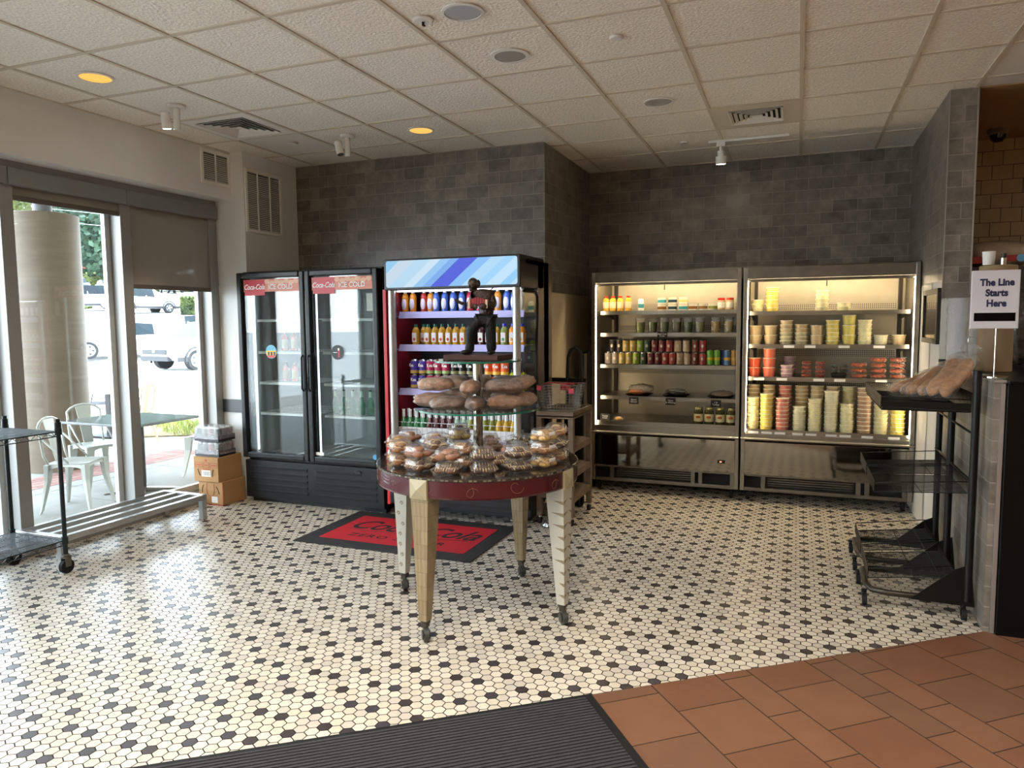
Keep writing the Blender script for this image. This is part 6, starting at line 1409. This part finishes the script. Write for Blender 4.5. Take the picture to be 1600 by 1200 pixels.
# planting strip
sp = tag(MB().add([(-10.6, 5.6, gz), (-9.35, 4.55, gz), (-8.6, 5.0, gz), (-9.9, 6.4, gz), (-10.6, 5.6, gz+.02), (-9.35, 4.55, gz+.02), (-8.6, 5.0, gz+.02), (-9.9, 6.4, gz+.02)], [(0, 3, 2, 1), (4, 5, 6, 7), (0, 1, 5, 4), (1, 2, 6, 5), (2, 3, 7, 6), (3, 0, 4, 7)]).build('mulch', mat('mulch_brown', rgb(120, 100, 70), .95, noise_amt=.5, noise_scale=30)), 'mulch bed with dry grass beside the patio', 'planting bed'); sp['kind'] = 'stuff'
random.seed(21); m = MB()
for k in range(500):
    a, b_ = random.random(), random.random(); x = -10.5+1.9*a*.9+.2*b_; y = 5.5-.9*a+.7*b_+.15; h = random.uniform(.05, .16); w = .012
    m.add([(x-w, y, gz+.02), (x+w, y, gz+.02), (x+random.uniform(-.06, .06), y+random.uniform(-.06, .06), gz+.02+h)], [(0, 1, 2)], random.randrange(2))
gs = tag(m.build('dry_grass', [mat('grass_dry', rgb(150, 150, 80), .9), mat('grass_green', rgb(110, 130, 60), .9)]), 'tufts of dry grass growing in the mulch bed', 'grass'); gs['kind'] = 'stuff'
# ---- cars
TYRE = mat('tyre', rgb(30, 30, 32), .8); RIM = mat('wheel_rim', rgb(170, 172, 176), .3, .8); CGL = mat('car_glass', rgb(22, 32, 36), .25, spec=.15); TRIM = mat('car_trim_black', rgb(30, 32, 36), .5); LAMPM = mat('headlamp', rgb(200, 206, 210), .1, .3)
def car(label, loc, ang, paint, kind='suv', group='cars in the parking lot', nose=False):
    t = thing('car', label, 'car', loc, ang, group)
    if kind == 'suv': Lh, hw, zr = 2.30, .92, 1.68; st_ = [(-2.30, .62, .70, .80, .55), (-2.22, .42, 1.0, 1.02, .7), (-2.12, .36, 1.06, 1.12, .74), (-1.85, .34, 1.08, 1.60, .66), (-1.2, .32, 1.08, 1.67, .66), (-.2, .30, 1.06, 1.68, .67), (.45, .30, 1.04, 1.62, .66), (1.15, .30, 1.04, 1.10, .74), (1.75, .32, .98, 1.02, .74), (2.15, .38, .90, .94, .70), (2.30, .50, .78, .82, .58)]
    else: Lh, hw, zr = 2.30, .88, 1.44; st_ = [(-2.30, .58, .72, .84, .55), (-2.18, .36, .92, .98, .70), (-1.60, .30, .94, 1.02, .70), (-1.05, .28, .94, 1.38, .60), (-.3, .26, .92, 1.44, .62), (.35, .26, .90, 1.40, .60), (1.10, .26, .88, .95, .70), (1.75, .28, .80, .84, .70), (2.15, .34, .72, .76, .66), (2.30, .46, .62, .66, .55)]
    m = MB(); V = []; NR = 10
    for x, z0, zb_, zt_, rw in st_:
        e = 1 if abs(x) < 2.05 else .90; h = hw*e
        V += [(x, -h*.90, z0), (x, -h, z0+.16), (x, -h, (z0+zb_)/2), (x, -h*.97, zb_), (x, -rw, zt_), (x, rw, zt_), (x, h*.97, zb_), (x, h, (z0+zb_)/2), (x, h, z0+.16), (x, h*.90, z0)]
    Fb = {}; 
    def is_cab(i): return st_[i][3]-st_[i][2] > .3
    for i in range(len(st_)-1):
        for j in range(NR):
            k = (j+1) % NR; f = (i*NR+j, (i+1)*NR+j, (i+1)*NR+k, i*NR+k)
            c1, c2 = is_cab(i), is_cab(i+1); g = 0
            if j in (3, 5) and (c1 and c2): g = 1
            if j == 4 and (c1 != c2): g = 1
            m.add([V[q] for q in f], [(3, 2, 1, 0)], g, False)
    m.add(V[:NR], [tuple(range(NR))]); m.add(V[-NR:], [tuple(range(NR))[::-1]])
    m.build('body', [paint, CGL], t, weld=True)
    m = MB()
    for s in (-1, 1):      # door pillars and sill trim
        for x in ((-1.22, -.15, .46) if kind == 'suv' else (-1.07, -.30, .36)):
            i = 0
            m.add([(x-.03, s*(hw*.975), st_[5][2]-.01), (x+.03, s*(hw*.975), st_[5][2]-.01), (x+.03-.02, s*.668, zr-.02), (x-.03-.02, s*.668, zr-.02)], [(0, 1, 2, 3) if s < 0 else (3, 2, 1, 0)])
    m.build('pillars', paint, t)
    m = MB()
    if kind == 'suv':
        for s in (-1, 1):
            m.box(-2.15, 2.12, s*hw-.012 if s > 0 else -hw-.008, s*hw+.008 if s > 0 else -hw+.012, .30, .46)
            for wx in (-1.35, 1.38):
                pts = [(wx+.43*math.cos(a*PI/10), s*(hw+.004), .36+.43*math.sin(a*PI/10)) for a in range(-1, 12)]; m.tube(pts, .045, 5)
    m.box(2.20, 2.335, -.62, .62, .56, .72); m.box(2.18, 2.34, -.70, .70, .34, .50)
    m.build('black_trim', TRIM, t)
    MB().add([(2.12, -.86, .74), (2.31, -.56, .73), (2.28, -.55, .82), (2.05, -.86, .86)], [(0, 1, 2, 3)]).build('headlamp', LAMPM, t); MB().add([(2.12, .86, .74), (2.31, .56, .73), (2.28, .55, .82), (2.05, .86, .86)], [(3, 2, 1, 0)]).build('headlamp', LAMPM, t)
    if nose: MB().ell((2.342, 0, .665), (.012, .075, .05), 16, 8).build('grille_badge', CHROME, t)
    for s in (-1, 1): MB().ell((.62, s*(hw+.10), st_[5][2]+.05), (.07, .11, .075), 12, 8).build('mirror', paint, t)
    for wx in (-1.35, 1.38):
        for s in (-1, 1):
            m = MB(); m.cyl((wx, s*(hw-.22), .345), (wx, s*(hw+.012), .345), .345, n=30, m=0); m.cyl((wx, s*(hw+.012), .345), (wx, s*(hw+.018), .345), .235, n=26, m=1)
            for q in range(5):
                a = q*2*PI/5; m.cyl((wx, s*(hw+.02), .345), (wx+.21*math.cos(a), s*(hw+.018), .345+.21*math.sin(a)), .03, .022, n=6, m=1); a += .63; m.cyl((wx+.15*math.cos(a), s*(hw+.0185), .345+.15*math.sin(a)), (wx+.15*math.cos(a), s*(hw+.0195), .345+.15*math.sin(a)), .045, n=8, m=2)
            m.build('wheel', [TYRE, RIM, TRIM], t)
    return t
WP = mat('car_white', rgb(236, 238, 240), .25, coat=.6); BP_ = mat('car_black', rgb(30, 34, 44), .2, coat=.6); SP_ = mat('car_silver', rgb(176, 180, 184), .3, .5, coat=.6); NP_ = mat('car_navy', rgb(40, 52, 72), .25, coat=.6)
def at(x, y): return (x, y, hgt(x, y)+.01)
def ang(dx, dy): return math.atan2(dy, dx)
car('white SUV with black grille nosing toward the window, front quarter view', at(-19.75, 16.95), ang(-.13, -1), WP, 'suv', nose=True)
car('white car parked behind the near SUV, mostly hidden', at(-26.9, 22.7), ang(-.35, -.94), WP, 'sedan')
car('white sedan seen from the side between the column and the mullion', at(-26.1, 18.6), ang(-.50, -.87), WP, 'sedan')
car('dark sedan glimpsed left of the round column', at(-30.6, 16.6), ang(.55, .84), BP_, 'sedan')
car('white-roofed SUV with black bumper on the slope, left of the mullion', at(-45.6, 32.4), ang(-.62, -.78), WP, 'suv')
car('white SUV seen side-on under the blind, up the slope', at(-41.0, 32.9), ang(.22, .97), WP, 'suv')
far = [(-74.5, 54.3, 'dark hatchback at the left end of the far row', NP_, 'suv'), (-74.0, 57.6, 'silver car second from the left in the far row', SP_, 'sedan'), (-73.5, 61.2, 'white SUV third from the left in the far row', WP, 'suv'), (-71.2, 64.2, 'navy car fourth from the left in the far row', NP_, 'sedan'), (-68.8, 67.2, 'silver SUV fifth in the far row, seen below the blind', SP_, 'suv'), (-66.3, 70.1, 'dark car sixth in the far row, seen below the blind', BP_, 'sedan'), (-63.8, 73.0, 'white car at the right end of the far row', WP, 'sedan')]
for x, y, lb, pm, kd in far: car(lb, at(x, y), ang(.9, -.45), pm, kd, 'far row of parked cars')
# ---- hedges and trees
def leafmat(nm, a, b_):
    m = bpy.data.materials.new(nm); m.use_nodes = True; n = m.node_tree; L = n.links.new; b = n.nodes['Principled BSDF']; b.inputs['Roughness'].default_value = .8
    t = n.nodes.new('ShaderNodeObjectInfo'); g = n.nodes.new('ShaderNodeTexCoord'); ns = n.nodes.new('ShaderNodeTexNoise'); ns.inputs['Scale'].default_value = .8; ns.inputs['Detail'].default_value = 8
    r = n.nodes.new('ShaderNodeValToRGB'); r.color_ramp.elements[0].color = a; r.color_ramp.elements[1].color = b_; r.color_ramp.elements[0].position = .35; r.color_ramp.elements[1].position = .65
    L(g.outputs['Object'], ns.inputs[0]); L(ns.outputs[0], r.inputs[0]); L(r.outputs[0], b.inputs['Base Color']); return m
LG = leafmat('leaf_green', rgb(24, 44, 32), rgb(52, 76, 54)); LY_ = leafmat('leaf_yellow_green', rgb(50, 58, 26), rgb(90, 98, 44)); LD = leafmat('leaf_hedge', rgb(36, 50, 18), rgb(76, 88, 28))
BARK = mat('bark', rgb(52, 44, 38), .9, noise_amt=.3, noise_scale=3)
def leaves(m, c, r, n_, size, seed, shell=.55):
    random.seed(seed)
    for k in range(n_):
        while True:
            p = Vector((random.uniform(-1, 1), random.uniform(-1, 1), random.uniform(-1, 1)))
            if shell < p.length < 1: break
        q = Vector((c[0]+p.x*r[0], c[1]+p.y*r[1], c[2]+p.z*r[2])); a = Vector((random.gauss(0, 1), random.gauss(0, 1), random.gauss(0, 1))).normalized()*size; b_ = a.orthogonal().normalized()*size*.7
        m.add([q-a, q+b_, q+a, q-b_], [(0, 1, 2, 3)])
def tree(label, loc, hgt_, rad, lm, seed, trunk=.35, n_=2600, size=.5, grp='trees beyond the parking lot'):
    t = thing('leafy_tree', label, 'tree', at(*loc[:2]), 0, grp); random.seed(seed)
    m = MB(); m.tube([(0, 0, 0), (.2, 0, hgt_*.2), (0, .2, hgt_*.42), (.1, 0, hgt_*.7)], trunk, 10)
    for k in range(6):
        a = k*1.05+seed; m.cyl((0, 0, hgt_*(.25+.05*k)), (rad*.6*math.cos(a), rad*.6*math.sin(a), hgt_*(.5+.05*k)), trunk*.5, trunk*.15, n=7)
    m.build('trunk', BARK, t)
    m = MB()
    for k in range(12):
        a = random.uniform(0, 6.28); rr_ = rad*random.uniform(.25, .62); c = (rr_*math.cos(a), rr_*math.sin(a), hgt_*random.uniform(.30, .86)); s = rad*random.uniform(.36, .55)
        leaves(m, c, (s, s, s*.75), n_//12, size, seed*31+k)
    m.build('foliage', lm, t); return t
tree('big green tree filling the view right of the round column', at(-62.0, 52.0), 17.5, 10.5, LG, 3, n_=24000, size=.33)
tree('green tree behind the big one, seen between column and mullion', at(-95, 89), 22, 13, LG, 5, n_=8000, size=.5)
tree('yellow-green tree at the top left of the window behind the column', at(-50.5, 31.0), 14, 4.3, LY_, 7, n_=12000, size=.17)
tree('dark green tree at the far left of the window view', at(-78, 46), 18, 8, LG, 9, n_=6000, size=.42)
tree('broad tree seen faintly through the lowered blind', at(-68, 75), 16, 9.5, LG, 11, n_=3600, size=.7)
tree('tree at the right of the window view, behind the blind', at(-52, 88), 17, 10, LG, 13, n_=3000, size=.8)
def hedge(label, loc, rz, w, d, h, seed, lm=LD, n_=1800, size=.13):
    o = MB(); random.seed(seed)
    for k in range(n_):
        f = random.random(); x = random.uniform(-w/2, w/2); y = random.uniform(-d/2, d/2); z = random.uniform(0, h)
        s = random.randrange(3)
        if s == 0: z = h+random.uniform(-.05, .05)
        elif s == 1: y = (-d/2 if random.random() < .5 else d/2)+random.uniform(-.05, .05)
        else: x = (-w/2 if random.random() < .5 else w/2)+random.uniform(-.05, .05)
        a = Vector((random.gauss(0, 1), random.gauss(0, 1), random.gauss(0, 1))).normalized()*size; b_ = a.orthogonal().normalized()*size*.7; q = Vector((x, y, z))
        o.add([q-a, q+b_, q+a, q-b_], [(0, 1, 2, 3)])
    o.box(-w/2+.06, w/2-.06, -d/2+.06, d/2-.06, 0, h-.06)
    e = o.build('hedge', lm); e.location = loc; e.rotation_euler = (0, 0, rz); tag(e, label, 'hedge', 'clipped hedges in the lot'); return e
hedge('clipped yellow-green hedge right of the side-on white SUV', at(-37.3, 35.4), math.atan2(.65, .76), 3.8, 1.1, 1.15, 3, n_=3200)
hedge('low hedge end poking out beside the round column', at(-48.2, 33.3), 0.5, 2.2, 1.2, .8, 4)
hedge('long yellowish hedge beyond the far row of cars', at(-84, 66), math.atan2(.79, .61), 30, 2, 2.3, 5, LY_, 5200, .32)
tree('bright yellow-green bush in front of the brick building', (-87.1, 70.9), 5.6, 2.6, LY_, 17, .12, 1600, .35, 'bushes by the building')
bld = thing('brick_building', 'pink brick gabled building far behind the parking lot', 'building', at(-104, 84)); bld.rotation_euler = (0, 0, math.atan2(.79, .61))
m = MB(); m.loft([[(-8, 0, 0), (6, 0, 0), (6, 0, 3.6), (-1, 0, 7.4), (-8, 0, 3.6)], [(-8, 10, 0), (6, 10, 0), (6, 10, 3.6), (-1, 10, 7.4), (-8, 10, 3.6)]]); m.build('brick_walls', mat('far_brick', rgb(104, 62, 54), .9, noise_amt=.1, noise_scale=1), bld)
for i in range(3): MB().box(-6.5+i*4.4, -4.9+i*4.4, -.05, .06, 1.4, 3.6).build('window', CGL, bld)
MB().box(-15, -8, -.5, 8, 0, 4.5).build('dark_annex', mat('annex_slate', rgb(70, 80, 100), .8), bld)
# utility pole and wires
up_ = thing('utility_pole', 'grey utility pole with wires left of the round column', 'utility pole', at(-40.5, 26.3))
MB().cyl((0, 0, 0), (0, 0, 9.5), .15, .11, n=12).box(-1.1, 1.1, -.05, .05, 8.6, 8.75).build('pole', mat('pole_wood', rgb(130, 122, 112), .9), up_)
MB().cyl((.28, 0, 7.9), (.28, 0, 8.8), .2, n=14).build('transformer', STEELD, up_)
m = MB()
for dz, dx in ((8.75, -.9), (8.75, .9), (6.4, 0), (5.7, .1)):
    m.tube([(dx+t_*2.4, t_*3.1, dz-.9*math.sin(PI*min(1, t_/14))) for t_ in range(15)], .018, 4)
m.build('wires', mat('wire_pale', rgb(150, 160, 160), .6), up_)
sgn = thing('stop_sign', 'small red and white sign on a post near the far cars', 'sign', at(-66.5, 58.5))
MB().cyl((0, 0, 0), (0, 0, 2.2), .04, n=8).build('post', STEELD, sgn); MB().cyl((0, -.03, 2.4), (0, .03, 2.4), .38, n=8).build('plate', mat('sign_red', rgb(190, 40, 50), .5), sgn); sgn.rotation_euler = (0, 0, math.atan2(-.75, -.66)+PI/2)
